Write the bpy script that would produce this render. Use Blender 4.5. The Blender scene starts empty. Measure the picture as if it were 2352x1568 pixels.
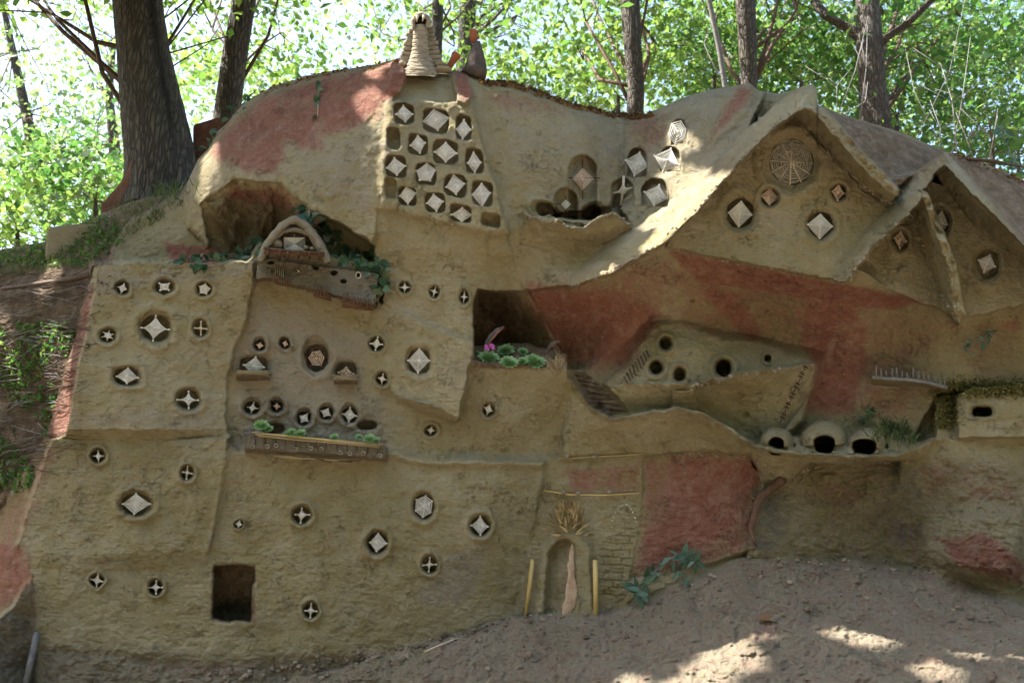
import bpy, math, random
import numpy as np
from mathutils import Vector, Matrix

# ------------------------------------------------------------------ camera, light
SC = bpy.context.scene
COL = SC.collection
random.seed(7)
RNG = np.random.default_rng(11)

F_UNITS = 1829.3            # focal length in "wall units"
DIST = 3.11                 # metres from the camera to the wall plane
UNIT = DIST / F_UNITS       # one wall unit = 1.7 mm
PITCH = math.radians(14)
CAM = np.array([0.0, 0.0, 1.5])
FWD = np.array([0.0, math.cos(PITCH), math.sin(PITCH)])
RGT = np.array([1.0, 0.0, 0.0])
UPV = np.array([0.0, -math.sin(PITCH), math.cos(PITCH)])

cam_data = bpy.data.cameras.new('camera')
cam_data.sensor_width = 36.0
cam_data.lens = 28.0
cam_data.clip_start = 0.05
cam_data.clip_end = 2000
cam_data.dof.use_dof = True
cam_data.dof.focus_distance = 3.15
cam_data.dof.aperture_fstop = 3.4
cam = bpy.data.objects.new('camera', cam_data)
cam.location = CAM
cam.rotation_euler = (math.pi / 2 + PITCH, 0, 0)
COL.objects.link(cam)
SC.camera = cam

SUN_EL = math.radians(55)
SUN_AZ = math.radians(-93)          # measured from +Y (behind the wall) towards -X (left)
L = np.array([math.sin(SUN_AZ) * math.cos(SUN_EL), math.cos(SUN_AZ) * math.cos(SUN_EL), math.sin(SUN_EL)])
w = bpy.data.worlds.new('World')
SC.world = w
w.use_nodes = True
wn = w.node_tree
sky = wn.nodes.new('ShaderNodeTexSky')
sky.sky_type = 'NISHITA'
sky.sun_disc = False
sky.sun_elevation = SUN_EL
sky.sun_rotation = SUN_AZ
sky.air_density = 1.0
sky.dust_density = 3.0
sky.ozone_density = 0.3
bg = wn.nodes['Background']
bg.inputs['Strength'].default_value = 0.15
wn.links.new(sky.outputs[0], bg.inputs['Color'])
sd = bpy.data.lights.new('sun', 'SUN')
sd.energy = 5.0
sd.angle = math.radians(0.53)
sd.color = (1.0, 0.95, 0.86)
so = bpy.data.objects.new('sun', sd)
so.rotation_euler = Vector(L).to_track_quat('Z', 'Y').to_euler()
so.location = (-6, 4, 12)
COL.objects.link(so)
SC.view_settings.view_transform = 'Standard'
SC.view_settings.look = 'None'
SC.view_settings.gamma = 1.0
SC.view_settings.use_curve_mapping = False
SC.view_settings.exposure = 2.0
SC.render.engine = 'CYCLES'
SC.cycles.max_bounces = 6
SC.cycles.diffuse_bounces = 3
SC.cycles.glossy_bounces = 2
SC.cycles.transmission_bounces = 3

# ------------------------------------------------------------------ helpers
def at(u, v, n=0.0):
    """wall coordinates (right, down, towards the viewer; 1.7 mm units) -> world"""
    u = np.asarray(u, float); v = np.asarray(v, float); n = np.asarray(n, float)
    d = DIST - n * UNIT
    return atd(u, v, d)

def atd(u, v, d):
    u, v, d = np.broadcast_arrays(np.asarray(u, float), np.asarray(v, float), np.asarray(d, float))
    a = (u - 1176) / F_UNITS * d
    b = -(v - 784) / F_UNITS * d
    return CAM + d[..., None] * FWD + a[..., None] * RGT + b[..., None] * UPV

def rnd(a): return random.uniform(-a, a)
def sstep(x):
    x = np.clip(x, 0, 1)
    return x * x * (3 - 2 * x)

TAB = RNG.random((256, 256))
def vnoise(x, y):
    xi = np.floor(x).astype(np.int64); yi = np.floor(y).astype(np.int64)
    fx = x - xi; fy = y - yi
    fx = fx * fx * (3 - 2 * fx); fy = fy * fy * (3 - 2 * fy)
    x0 = xi & 255; x1 = (xi + 1) & 255; y0 = yi & 255; y1 = (yi + 1) & 255
    a = TAB[x0, y0]; b = TAB[x1, y0]; c = TAB[x0, y1]; d = TAB[x1, y1]
    return (a + (b - a) * fx) * (1 - fy) + (c + (d - c) * fx) * fy - 0.5

def fbm(x, y, s, oct=3, seed=0.0):
    r = 0; a = 1.0
    for i in range(oct):
        r = r + a * vnoise(x / s + 17.3 * i + seed, y / s - 9.1 * i + seed * 1.7)
        s *= 0.5; a *= 0.5
    return r

def poly_sd(pts, U, V):
    """signed distance, positive inside"""
    P = np.array(pts, float)
    d2 = np.full(U.shape, 1e12)
    ins = np.zeros(U.shape, bool)
    n = len(P)
    for i in range(n):
        ax, ay = P[i]; bx, by = P[(i + 1) % n]
        ex, ey = bx - ax, by - ay
        wx, wy = U - ax, V - ay
        t = np.clip((wx * ex + wy * ey) / (ex * ex + ey * ey + 1e-9), 0, 1)
        dx = wx - t * ex; dy = wy - t * ey
        d2 = np.minimum(d2, dx * dx + dy * dy)
        if ay != by:
            c = ((ay > V) != (by > V)) & (U < (bx - ax) * (V - ay) / (by - ay) + ax)
            ins ^= c
    d = np.sqrt(d2)
    return np.where(ins, d, -d)

def line_d(pts, U, V):
    P = np.array(pts, float)
    best = np.full(U.shape, 1e9)
    for i in range(len(P) - 1):
        ax, ay = P[i]; bx, by = P[i + 1]
        ex, ey = bx - ax, by - ay
        wx, wy = U - ax, V - ay
        t = np.clip((wx * ex + wy * ey) / (ex * ex + ey * ey + 1e-9), 0, 1)
        best = np.minimum(best, np.hypot(wx - t * ex, wy - t * ey))
    return best

def tps(ctrl, U, V):
    C = np.array(ctrl, float)
    if len(C) == 1:
        return np.full(U.shape, C[0, 2])
    x = C[:, :2] / 100.0; z = C[:, 2]
    n = len(C)
    def phi(r2):
        return 0.5 * r2 * np.log(r2 + 1e-9)
    K = phi(((x[:, None] - x[None]) ** 2).sum(-1)) + np.eye(n) * 0.002
    Pm = np.c_[np.ones(n), x]
    A = np.block([[K, Pm], [Pm.T, np.zeros((3, 3))]]) + np.eye(n + 3) * 1e-9
    s = np.linalg.lstsq(A, np.r_[z, 0, 0, 0], rcond=None)[0]
    uu = U / 100.0; vv = V / 100.0
    r = s[n] + s[n + 1] * uu + s[n + 2] * vv
    for i in range(n):
        r = r + s[i] * phi((uu - x[i, 0]) ** 2 + (vv - x[i, 1]) ** 2)
    return r

def link(me, name, mat=None, parent=None):
    o = bpy.data.objects.new(name, me)
    COL.objects.link(o)
    if mat is not None and not me.materials:
        me.materials.append(mat)
    if parent is not None:
        o.parent = parent
    return o

def tag(o, label=None, cat=None, group=None, kind=None):
    if label: o['label'] = label
    if cat: o['category'] = cat
    if group: o['group'] = group
    if kind: o['kind'] = kind
    return o

def thing(name, label, cat, loc, group=None):
    o = bpy.data.objects.new(name, None)
    o.empty_display_size = 0.02
    o.location = loc
    COL.objects.link(o)
    return tag(o, label, cat, group)

class MB:
    """collects geometry in world coordinates"""
    def __init__(s): s.v = []; s.f = []
    def add(s, verts, faces):
        b = len(s.v)
        s.v.extend([tuple(map(float, p)) for p in verts])
        s.f.extend([tuple(b + i for i in f) for f in faces])
    def tube(s, pts, rad, sides=6, cap=True, squash=None):
        P = [np.array(p, float) for p in pts]
        n = len(P)
        if not hasattr(rad, '__len__'): rad = [rad] * n
        prev = None
        verts = []
        for i in range(n):
            t = P[min(i + 1, n - 1)] - P[max(i - 1, 0)]
            t = t / (np.linalg.norm(t) + 1e-12)
            if prev is None:
                a = np.cross(t, [0.31, 0.2, 0.93])
                if np.linalg.norm(a) < 0.1: a = np.cross(t, [1, 0, 0])
            else:
                a = prev - t * prev.dot(t)
            a = a / (np.linalg.norm(a) + 1e-12); prev = a
            b = np.cross(t, a)
            for k in range(sides):
                an = 2 * math.pi * k / sides
                verts.append(P[i] + (a * math.cos(an) + b * math.sin(an)) * rad[i])
        faces = []
        for i in range(n - 1):
            for k in range(sides):
                k2 = (k + 1) % sides
                faces.append((i * sides + k, i * sides + k2, (i + 1) * sides + k2, (i + 1) * sides + k))
        if cap:
            faces.append(tuple(range(sides))[::-1])
            faces.append(tuple((n - 1) * sides + k for k in range(sides)))
        s.add(verts, faces)
    def box8(s, c):
        s.add(c, [(0, 1, 2, 3), (7, 6, 5, 4), (0, 4, 5, 1), (1, 5, 6, 2), (2, 6, 7, 3), (3, 7, 4, 0)])
    def ball(s, c, rx, ry=None, rz=None, seg=12, rings=8, jit=0.0):
        ry = ry or rx; rz = rz or rx
        verts = [(c[0], c[1], c[2] + rz)]
        for i in range(1, rings):
            th = math.pi * i / rings
            for k in range(seg):
                ph = 2 * math.pi * k / seg
                j = 1 + jit * (random.random() - .5)
                verts.append((c[0] + rx * j * math.sin(th) * math.cos(ph), c[1] + ry * j * math.sin(th) * math.sin(ph), c[2] + rz * j * math.cos(th)))
        verts.append((c[0], c[1], c[2] - rz))
        f = []
        for k in range(seg):
            f.append((0, 1 + k, 1 + (k + 1) % seg))
            f.append((len(verts) - 1, 1 + (rings - 2) * seg + (k + 1) % seg, 1 + (rings - 2) * seg + k))
        for i in range(rings - 2):
            for k in range(seg):
                a = 1 + i * seg
                f.append((a + k, a + seg + k, a + seg + (k + 1) % seg, a + (k + 1) % seg))
        s.add(verts, f)
    def build(s, name, mat, parent=None, origin=None, smooth=True):
        if parent is not None and origin is None:
            o = parent; origin = np.zeros(3)
            while o is not None:
                origin = origin + np.array(o.location); o = o.parent
            loc = (0, 0, 0)
        elif origin is None:
            a = np.array(s.v); origin = np.array([a[:, 0].mean(), a[:, 1].mean(), a[:, 2].min()]); loc = origin
        else:
            loc = origin
        me = bpy.data.meshes.new(name)
        a = np.array(s.v) - origin
        me.from_pydata(a.tolist(), [], s.f)
        if smooth: me.polygons.foreach_set('use_smooth', [True] * len(me.polygons))
        ob = link(me, name, mat, parent)
        ob.location = loc
        return ob

def mesh_np(name, V, Fq, mat, parent=None, origin=None, smooth=True, attrs=None):
    """fast mesh from arrays; V Nx3 world, Fq MxK"""
    if origin is None: origin = np.array([V[:, 0].mean(), V[:, 1].mean(), V[:, 2].min()])
    me = bpy.data.meshes.new(name)
    k = Fq.shape[1]; m = len(Fq)
    me.vertices.add(len(V)); me.vertices.foreach_set('co', (V - origin).astype(np.float32).ravel())
    me.loops.add(m * k); me.loops.foreach_set('vertex_index', Fq.astype(np.int32).ravel())
    me.polygons.add(m)
    me.polygons.foreach_set('loop_start', np.arange(0, m * k, k, dtype=np.int32))
    me.polygons.foreach_set('loop_total', np.full(m, k, dtype=np.int32))
    if smooth: me.polygons.foreach_set('use_smooth', np.ones(m, dtype=bool))
    if attrs is not None:
        for an, arr in attrs.items():
            ca = me.color_attributes.new(an, 'FLOAT_COLOR', 'POINT')
            ca.data.foreach_set('color', arr.astype(np.float32).ravel())
    me.update(calc_edges=True)
    o = link(me, name, mat, parent)
    o.location = origin
    if parent is not None:
        o.location = tuple(np.array(origin) - np.array(parent.location))
    return o

# ------------------------------------------------------------------ materials
class NT:
    def __init__(s, name):
        s.m = bpy.data.materials.new(name); s.m.use_nodes = True
        s.t = s.m.node_tree; s.b = s.t.nodes['Principled BSDF']; s.out = s.t.nodes['Material Output']
    def n(s, typ, **kw):
        nd = s.t.nodes.new(typ)
        for k, v in kw.items():
            if k.startswith('i_'): nd.inputs[k[2:].replace('_', ' ')].default_value = v
            else: setattr(nd, k, v)
        return nd
    def l(s, a, b): s.t.links.new(a, b)
    def noise(s, vec, scale, detail=4, rough=0.6, dist=0.0):
        nd = s.n('ShaderNodeTexNoise'); nd.inputs['Scale'].default_value = scale
        nd.inputs['Detail'].default_value = detail; nd.inputs['Roughness'].default_value = rough
        nd.inputs['Distortion'].default_value = dist
        if vec is not None: s.l(vec, nd.inputs['Vector'])
        return nd.outputs['Fac']
    def ramp(s, fac, stops):
        nd = s.n('ShaderNodeValToRGB'); cr = nd.color_ramp
        while len(cr.elements) < len(stops): cr.elements.new(0.5)
        for e, (p, c) in zip(cr.elements, stops):
            e.position = p; e.color = (*c, 1) if len(c) == 3 else c
        s.l(fac, nd.inputs[0]); return nd.outputs[0]
    def math(s, op, a, b=None, c=None, clamp=False):
        nd = s.n('ShaderNodeMath', operation=op); nd.use_clamp = clamp
        for i, x in enumerate((a, b, c)):
            if x is None: continue
            if isinstance(x, (int, float)): nd.inputs[i].default_value = x
            else: s.l(x, nd.inputs[i])
        return nd.outputs[0]
    def mix(s, fac, a, b, blend='MIX'):
        nd = s.n('ShaderNodeMix', data_type='RGBA', blend_type=blend)
        for i, x in ((0, fac), (6, a), (7, b)):
            if isinstance(x, (int, float)): nd.inputs[i].default_value = x
            elif isinstance(x, tuple): nd.inputs[i].default_value = (*x, 1)
            else: s.l(x, nd.inputs[i])
        return nd.outputs[2]
    def vmap(s, vec, scale, rot=(0, 0, 0)):
        nd = s.n('ShaderNodeMapping'); nd.inputs['Scale'].default_value = scale
        nd.inputs['Rotation'].default_value = rot
        s.l(vec, nd.inputs['Vector']); return nd.outputs[0]
    def bump(s, h, strength, dist, normal=None):
        nd = s.n('ShaderNodeBump'); nd.inputs['Strength'].default_value = strength
        nd.inputs['Distance'].default_value = dist; s.l(h, nd.inputs['Height'])
        if normal is not None: s.l(normal, nd.inputs['Normal'])
        return nd.outputs[0]

def clay_material():
    k = NT('clay_plaster')
    pos = k.n('ShaderNodeNewGeometry').outputs['Position']
    att = k.n('ShaderNodeVertexColor', layer_name='paint')
    sep = k.n('ShaderNodeSeparateColor'); k.l(att.outputs['Color'], sep.inputs[0])
    red, grey, soil, rough = sep.outputs[0], sep.outputs[1], sep.outputs[2], att.outputs['Alpha']
    big = k.noise(pos, 2.2, 5, 0.62)
    mid = k.noise(pos, 11, 6, 0.68, 0.3)
    fine = k.noise(pos, 70, 6, 0.72)
    grit = k.noise(pos, 260, 3, 0.7)
    brk = k.noise(pos, 22, 8, 0.72, 0.4)
    base = k.ramp(big, [(0.28, (0.235, 0.190, 0.090)), (0.5, (0.305, 0.255, 0.136)), (0.72, (0.36, 0.312, 0.20))])
    base = k.mix(k.ramp(mid, [(0.38, (0, 0, 0)), (0.68, (1, 1, 1))]), base, k.mix(0.5, base, (0.39, 0.345, 0.245)))
    # breakup of painted zones
    def mask(a, amt, lo=0.42, hi=0.58):
        f = k.math('ADD', a, k.math('MULTIPLY', k.math('SUBTRACT', brk, 0.5), amt))
        f = k.math('ADD', f, k.math('MULTIPLY', k.math('SUBTRACT', mid, 0.5), amt * 0.8))
        f = k.math('ADD', f, k.math('MULTIPLY', k.math('SUBTRACT', fine, 0.5), amt * 0.9))
        g = k.n('ShaderNodeMapRange', interpolation_type='SMOOTHSTEP')
        g.inputs['From Min'].default_value = lo; g.inputs['From Max'].default_value = hi
        k.l(f, g.inputs['Value']); return g.outputs[0]
    gcol = k.mix(mid, (0.27, 0.232, 0.175), (0.345, 0.30, 0.232))
    base = k.mix(k.math('MULTIPLY', mask(grey, 0.9, 0.25, 0.8), 0.85), base, gcol)
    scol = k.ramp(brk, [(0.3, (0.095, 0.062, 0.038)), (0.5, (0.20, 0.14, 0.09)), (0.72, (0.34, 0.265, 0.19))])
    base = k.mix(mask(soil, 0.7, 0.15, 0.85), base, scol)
    rcol = k.ramp(brk, [(0.3, (0.205, 0.068, 0.048)), (0.5, (0.27, 0.108, 0.082)), (0.7, (0.33, 0.20, 0.155))])
    base = k.mix(k.math('MULTIPLY', mask(red, 0.95, 0.16, 0.80), 0.92), base, rcol)
    stain = k.ramp(k.noise(k.vmap(pos, (1.0, 1.0, 0.55)), 3.4, 6, 0.7, 0.8), [(0.50, (0, 0, 0)), (0.63, (1, 1, 1))])
    base = k.mix(k.math('MULTIPLY', stain, 0.36), base, k.mix(0.6, base, (0.13, 0.10, 0.055)))
    pale = k.ramp(k.noise(pos, 4.4, 7, 0.75, 0.5), [(0.55, (0, 0, 0)), (0.68, (1, 1, 1))])
    base = k.mix(k.math('MULTIPLY', pale, 0.30), base, (0.44, 0.40, 0.30))
    # straw flecks pressed in the clay and dark pits
    st = k.noise(k.vmap(pos, (30, 30, 190), (0.4, 0.6, 0.1)), 1.0, 3, 0.6, 0.6)
    sf = k.ramp(st, [(0.66, (0, 0, 0)), (0.72, (1, 1, 1))])
    base = k.mix(k.math('MULTIPLY', sf, 0.5), base, (0.52, 0.45, 0.28))
    pit = k.noise(k.vmap(pos, (46, 46, 78)), 1.0, 4, 0.7, 0.5)
    pm = k.ramp(k.noise(pos, 5.0, 3, 0.6), [(0.38, (0.25, 0.25, 0.25)), (0.62, (1, 1, 1))])
    pits = k.math('MULTIPLY', k.ramp(pit, [(0.30, (1, 1, 1)), (0.40, (0, 0, 0))]), pm)
    base = k.mix(k.math('MULTIPLY', pits, 0.46), base, k.mix(0.72, base, (0.05, 0.036, 0.022)))
    crumb = k.ramp(k.noise(pos, 120, 4, 0.7), [(0.60, (0, 0, 0)), (0.70, (1, 1, 1))])
    base = k.mix(k.math('MULTIPLY', crumb, 0.30), base, (0.50, 0.44, 0.31))
    # cracks
    dv = k.n('ShaderNodeVectorMath', operation='ADD')
    nc = k.n('ShaderNodeTexNoise'); nc.inputs['Scale'].default_value = 9; nc.inputs['Detail'].default_value = 8; nc.inputs['Roughness'].default_value = 0.72; k.l(pos, nc.inputs['Vector'])
    sc_ = k.n('ShaderNodeVectorMath', operation='SCALE'); sc_.inputs['Scale'].default_value = 0.30; k.l(nc.outputs['Color'], sc_.inputs[0])
    k.l(pos, dv.inputs[0]); k.l(sc_.outputs[0], dv.inputs[1])
    vo = k.n('ShaderNodeTexVoronoi', feature='DISTANCE_TO_EDGE'); vo.inputs['Scale'].default_value = 9; k.l(k.vmap(dv.outputs[0], (1, 1, 1.5)), vo.inputs['Vector'])
    cm = k.ramp(k.noise(pos, 7.5, 4, 0.7), [(0.51, (0, 0, 0)), (0.62, (1, 1, 1))])
    crack = k.math('MULTIPLY', k.ramp(vo.outputs['Distance'], [(0.0, (1, 1, 1)), (0.020, (0, 0, 0))]), cm)
    base = k.mix(k.math('MULTIPLY', crack, 0.62), base, (0.05, 0.036, 0.022))
    k.l(base, k.b.inputs['Base Color'])
    k.b.inputs['Roughness'].default_value = 0.95
    k.b.inputs['Specular IOR Level'].default_value = 0.15
    rg = k.math('ADD', k.math('MULTIPLY', rough, 1.6), 0.95)
    h = k.math('MULTIPLY', brk, 0.011)
    trow = k.noise(k.vmap(pos, (16, 16, 62), (0.05, 0.1, 0)), 1.0, 5, 0.65, 1.2)
    h = k.math('ADD', h, k.math('MULTIPLY', trow, 0.006))
    h = k.math('ADD', h, k.math('MULTIPLY', fine, 0.010))
    h = k.math('ADD', h, k.math('MULTIPLY', grit, 0.0022))
    h = k.math('ADD', h, k.math('MULTIPLY', sf, 0.0012))
    h = k.math('SUBTRACT', h, k.math('MULTIPLY', pits, 0.0026))
    h = k.math('MULTIPLY', h, rg)
    h = k.math('SUBTRACT', h, k.math('MULTIPLY', crack, 0.004))
    k.l(k.bump(h, 1.0, 1.0), k.b.inputs['Normal'])
    return k.m

def simple_mat(name, stops, scale=20, rough=0.8, bump=0.002, stretch=None, detail=5, spec=0.3, island=False):
    k = NT(name)
    pos = k.n('ShaderNodeNewGeometry')
    vec = pos.outputs['Position']
    if stretch: vec = k.vmap(vec, stretch)
    f = k.noise(vec, scale, detail, 0.65, 0.2)
    if island: f2 = k.math('ADD', k.math('MULTIPLY', f, 0.45), k.math('MULTIPLY', pos.outputs['Random Per Island'], 0.55))
    else: f2 = f
    k.l(k.ramp(f2, stops), k.b.inputs['Base Color'])
    k.b.inputs['Roughness'].default_value = rough
    k.b.inputs['Specular IOR Level'].default_value = spec
    if bump: k.l(k.bump(f, 1.0, bump * 4), k.b.inputs['Normal'])
    return k.m

def leaf_mat(name, stops, trans=0.5, rough=0.45, tint=(1.25, 1.35, 0.6), objrand=False):
    k = NT(name)
    g = k.n('ShaderNodeNewGeometry')
    r = g.outputs['Random Per Island']
    if objrand: r = k.n('ShaderNodeObjectInfo').outputs['Random']
    nz = k.noise(g.outputs['Position'], 1.1, 2, 0.5)
    f = k.math('ADD', k.math('MULTIPLY', r, 0.6), k.math('MULTIPLY', nz, 0.4))
    c = k.ramp(f, stops)
    k.l(c, k.b.inputs['Base Color']); k.b.inputs['Roughness'].default_value = rough
    k.b.inputs['Specular IOR Level'].default_value = 0.35
    tr = k.n('ShaderNodeBsdfTranslucent')
    k.l(k.mix(1.0, c, tint, 'MULTIPLY'), tr.inputs['Color'])
    mx = k.n('ShaderNodeMixShader'); mx.inputs[0].default_value = trans
    k.l(k.b.outputs[0], mx.inputs[1]); k.l(tr.outputs[0], mx.inputs[2]); k.l(mx.outputs[0], k.out.inputs['Surface'])
    return k.m

def bark_material():
    k = NT('oak_bark')
    pos = k.n('ShaderNodeNewGeometry').outputs['Position']
    v = k.vmap(pos, (1, 1, 0.17))
    n1 = k.noise(v, 34, 6, 0.7, 0.8)
    vo = k.n('ShaderNodeTexVoronoi', feature='DISTANCE_TO_EDGE'); vo.inputs['Scale'].default_value = 56
    dv = k.n('ShaderNodeVectorMath', operation='ADD'); k.l(v, dv.inputs[0])
    nc = k.n('ShaderNodeTexNoise'); nc.inputs['Scale'].default_value = 18; k.l(v, nc.inputs['Vector'])
    sc_ = k.n('ShaderNodeVectorMath', operation='SCALE'); sc_.inputs['Scale'].default_value = 0.05; k.l(nc.outputs['Color'], sc_.inputs[0]); k.l(sc_.outputs[0], dv.inputs[1])
    k.l(dv.outputs[0], vo.inputs['Vector'])
    ed = k.ramp(vo.outputs['Distance'], [(0.0, (0, 0, 0)), (0.22, (1, 1, 1))])
    moss = k.ramp(k.noise(pos, 5, 4, 0.6), [(0.55, (0, 0, 0)), (0.7, (1, 1, 1))])
    c = k.ramp(n1, [(0.3, (0.060, 0.050, 0.042)), (0.6, (0.15, 0.125, 0.10)), (0.8, (0.21, 0.18, 0.145))])
    c = k.mix(k.math('MULTIPLY', moss, 0.45), c, (0.13, 0.12, 0.055))
    c = k.mix(ed, (0.05, 0.042, 0.036), c)
    at_ = k.n('ShaderNodeVertexColor', layer_name='paint'); sp_ = k.n('ShaderNodeSeparateColor'); k.l(at_.outputs['Color'], sp_.inputs[0])
    c = k.mix(k.math('MULTIPLY', sp_.outputs[0], 0.85), c, (0.012, 0.010, 0.010))
    k.l(c, k.b.inputs['Base Color']); k.b.inputs['Roughness'].default_value = 0.95
    h = k.math('ADD', k.math('MULTIPLY', ed, 0.010), k.math('MULTIPLY', n1, 0.012))
    k.l(k.bump(h, 1.0, 1.0), k.b.inputs['Normal'])
    return k.m

CLAY = clay_material()
BARK = bark_material()
YARN = simple_mat('pale_yarn', [(0.3, (0.56, 0.54, 0.49)), (0.7, (0.78, 0.76, 0.70))], 60, 0.9, 0.0006)
YARNP = simple_mat('pinkish_yarn', [(0.3, (0.50, 0.36, 0.26)), (0.7, (0.68, 0.54, 0.42))], 60, 0.9, 0.0006)
WICK = simple_mat('wicker_cane', [(0.3, (0.27, 0.25, 0.20)), (0.7, (0.52, 0.49, 0.41))], 50, 0.8, 0.0008)
PALE = simple_mat('peeled_stick', [(0.3, (0.50, 0.43, 0.31)), (0.7, (0.66, 0.58, 0.44))], 40, 0.7, 0.0006)
TWIG = simple_mat('brown_twig', [(0.3, (0.055, 0.032, 0.022)), (0.7, (0.15, 0.095, 0.062))], 60, 0.8, 0.001)
DARKRED = simple_mat('dark_red_twig', [(0.3, (0.06, 0.022, 0.022)), (0.7, (0.13, 0.045, 0.04))], 60, 0.6, 0.0005)
WOOD = simple_mat('rusty_brown_wood', [(0.3, (0.07, 0.036, 0.02)), (0.7, (0.20, 0.11, 0.06))], 30, 0.85, 0.002, (1, 1, 6))
STRAW = simple_mat('straw', [(0.2, (0.20, 0.14, 0.07)), (0.8, (0.46, 0.37, 0.20))], 30, 0.8, 0.0, None, 3, 0.3, True)
BAMBOO = simple_mat('yellow_bamboo', [(0.3, (0.42, 0.28, 0.08)), (0.7, (0.58, 0.43, 0.17))], 25, 0.45, 0.0005, (1, 1, .2), 3, 0.5)
GREYSTICK = simple_mat('weathered_grey_stick', [(0.3, (0.13, 0.125, 0.125)), (0.7, (0.26, 0.25, 0.245))], 40, 0.8, 0.001)
TERRA = simple_mat('terracotta', [(0.3, (0.24, 0.065, 0.03)), (0.7, (0.36, 0.12, 0.06))], 20, 0.8, 0.001)
GREYCLAY = simple_mat('dry_grey_clay', [(0.3, (0.20, 0.165, 0.12)), (0.55, (0.33, 0.275, 0.20)), (0.75, (0.42, 0.36, 0.27))], 26, 0.95, 0.003, (1, 1, 2.2), 8)
DARKCLAY = simple_mat('dark_brown_clay', [(0.3, (0.06, 0.045, 0.04)), (0.7, (0.13, 0.10, 0.085))], 26, 0.95, 0.003, None, 8)
PETAL = simple_mat('birch_bark_inside', [(0.35, (0.50, 0.30, 0.19)), (0.7, (0.68, 0.54, 0.40))], 30, 0.8, 0.001)
STONE = simple_mat('grey_rock', [(0.3, (0.14, 0.105, 0.075)), (0.7, (0.31, 0.25, 0.19))], 12, 0.95, 0.004, None, 8, 0.2, True)
ROOTM = simple_mat('reddish_root', [(0.3, (0.07, 0.035, 0.025)), (0.7, (0.19, 0.115, 0.08))], 30, 0.9, 0.003, (1, 1, .3), 6)
LEAF_A = leaf_mat('oak_leaf_sunny', [(0.25, (0.045, 0.095, 0.018)), (0.5, (0.075, 0.135, 0.025)), (0.75, (0.11, 0.17, 0.035))], 0.55, tint=(2.5, 2.4, 2.2))
LEAF_B = leaf_mat('bush_leaf', [(0.25, (0.030, 0.080, 0.018)), (0.5, (0.055, 0.12, 0.024)), (0.75, (0.10, 0.15, 0.035))], 0.5, tint=(2.2, 2.3, 2.1))
LEAF_C = leaf_mat('far_leaf', [(0.25, (0.05, 0.10, 0.03)), (0.75, (0.11, 0.17, 0.05))], 0.65, tint=(2.7, 2.6, 2.6))
IVY = leaf_mat('ivy_leaf', [(0.3, (0.018, 0.055, 0.026)), (0.6, (0.045, 0.095, 0.045)), (0.88, (0.10, 0.15, 0.055))], 0.15, 0.3, (1.2, 1.4, .6), True)
TEAL = leaf_mat('blue_green_leaf', [(0.3, (0.055, 0.11, 0.075)), (0.7, (0.11, 0.18, 0.13))], 0.15, 0.45, (1.2, 1.4, .7), True)
GRASSM = leaf_mat('grass_blade', [(0.25, (0.045, 0.085, 0.03)), (0.6, (0.09, 0.14, 0.05)), (0.85, (0.24, 0.22, 0.11))], 0.35, 0.5)
SUCC = leaf_mat('houseleek_leaf', [(0.25, (0.17, 0.31, 0.11)), (0.75, (0.30, 0.45, 0.20))], 0.12, 0.4, (1.2, 1.4, .8))
SUCCY = leaf_mat('yellow_green_succulent', [(0.25, (0.18, 0.34, 0.10)), (0.75, (0.32, 0.46, 0.20))], 0.15, 0.4, (1.2, 1.4, .8))
MOSS = leaf_mat('moss_tuft', [(0.25, (0.09, 0.09, 0.025)), (0.6, (0.20, 0.18, 0.05)), (0.85, (0.30, 0.24, 0.09))], 0.2, 0.9, (1.2, 1.2, .6))
PINK = simple_mat('magenta_petal', [(0.3, (0.42, 0.07, 0.36)), (0.7, (0.58, 0.14, 0.5))], 80, 0.6, 0)
FEATHER = simple_mat('grey_feather_vane', [(0.35, (0.04, 0.04, 0.055)), (0.65, (0.11, 0.108, 0.135))], 30, 0.5, 0.0006)
FEATHR = simple_mat('rust_feather_edge', [(0.3, (0.22, 0.07, 0.04)), (0.7, (0.30, 0.11, 0.07))], 30, 0.6, 0)
HUSK = leaf_mat('yellow_husk', [(0.2, (0.16, 0.09, 0.035)), (0.5, (0.40, 0.28, 0.12)), (0.8, (0.58, 0.46, 0.24))], 0.15, 0.7, (1.1, 1.0, .6), True)
DRYLEAF = leaf_mat('dry_leaf', [(0.25, (0.12, 0.06, 0.03)), (0.6, (0.26, 0.15, 0.07)), (0.85, (0.42, 0.30, 0.14))], 0.2, 0.8, (1.2, 1.0, .6))

# ------------------------------------------------------------------ the modelled clay bank (real relief, in wall coordinates)
SIL = [(-4000, 540), (-600, 570), (-250, 600), (0, 575), (100, 556), (170, 520), (235, 490), (300, 462), (380, 446), (428, 424), (455, 366),
       (480, 340), (500, 300), (522, 282), (560, 238), (620, 200), (700, 174), (800, 157), (900, 139), (926, 134),
       (934, 158), (1030, 166), (1042, 160), (1060, 164), (1075, 172), (1120, 186), (1180, 190), (1250, 215), (1330, 243), (1400, 258), (1440, 266),
       (1482, 263), (1530, 241), (1600, 214), (1660, 201), (1700, 196), (1722, 193), (1742, 210), (1790, 216), (1830, 206),
       (1845, 197), (1868, 194), (1876, 206), (1879, 242), (1960, 270), (2020, 288), (2080, 308), (2160, 344), (2240, 364),
       (2300, 392), (2352, 414), (2600, 500), (3200, 560), (6500, 600)]
SX = np.array([p[0] for p in SIL], float); SY = np.array([p[1] for p in SIL], float)
STEP = 2.3
UC = np.concatenate([-np.geomspace(4000, 250, 14)[:-1] , np.arange(-200, 2560, STEP), 2560 + np.geomspace(60, 3900, 13)])
NR = 690
VBOT = 1740.0
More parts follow.
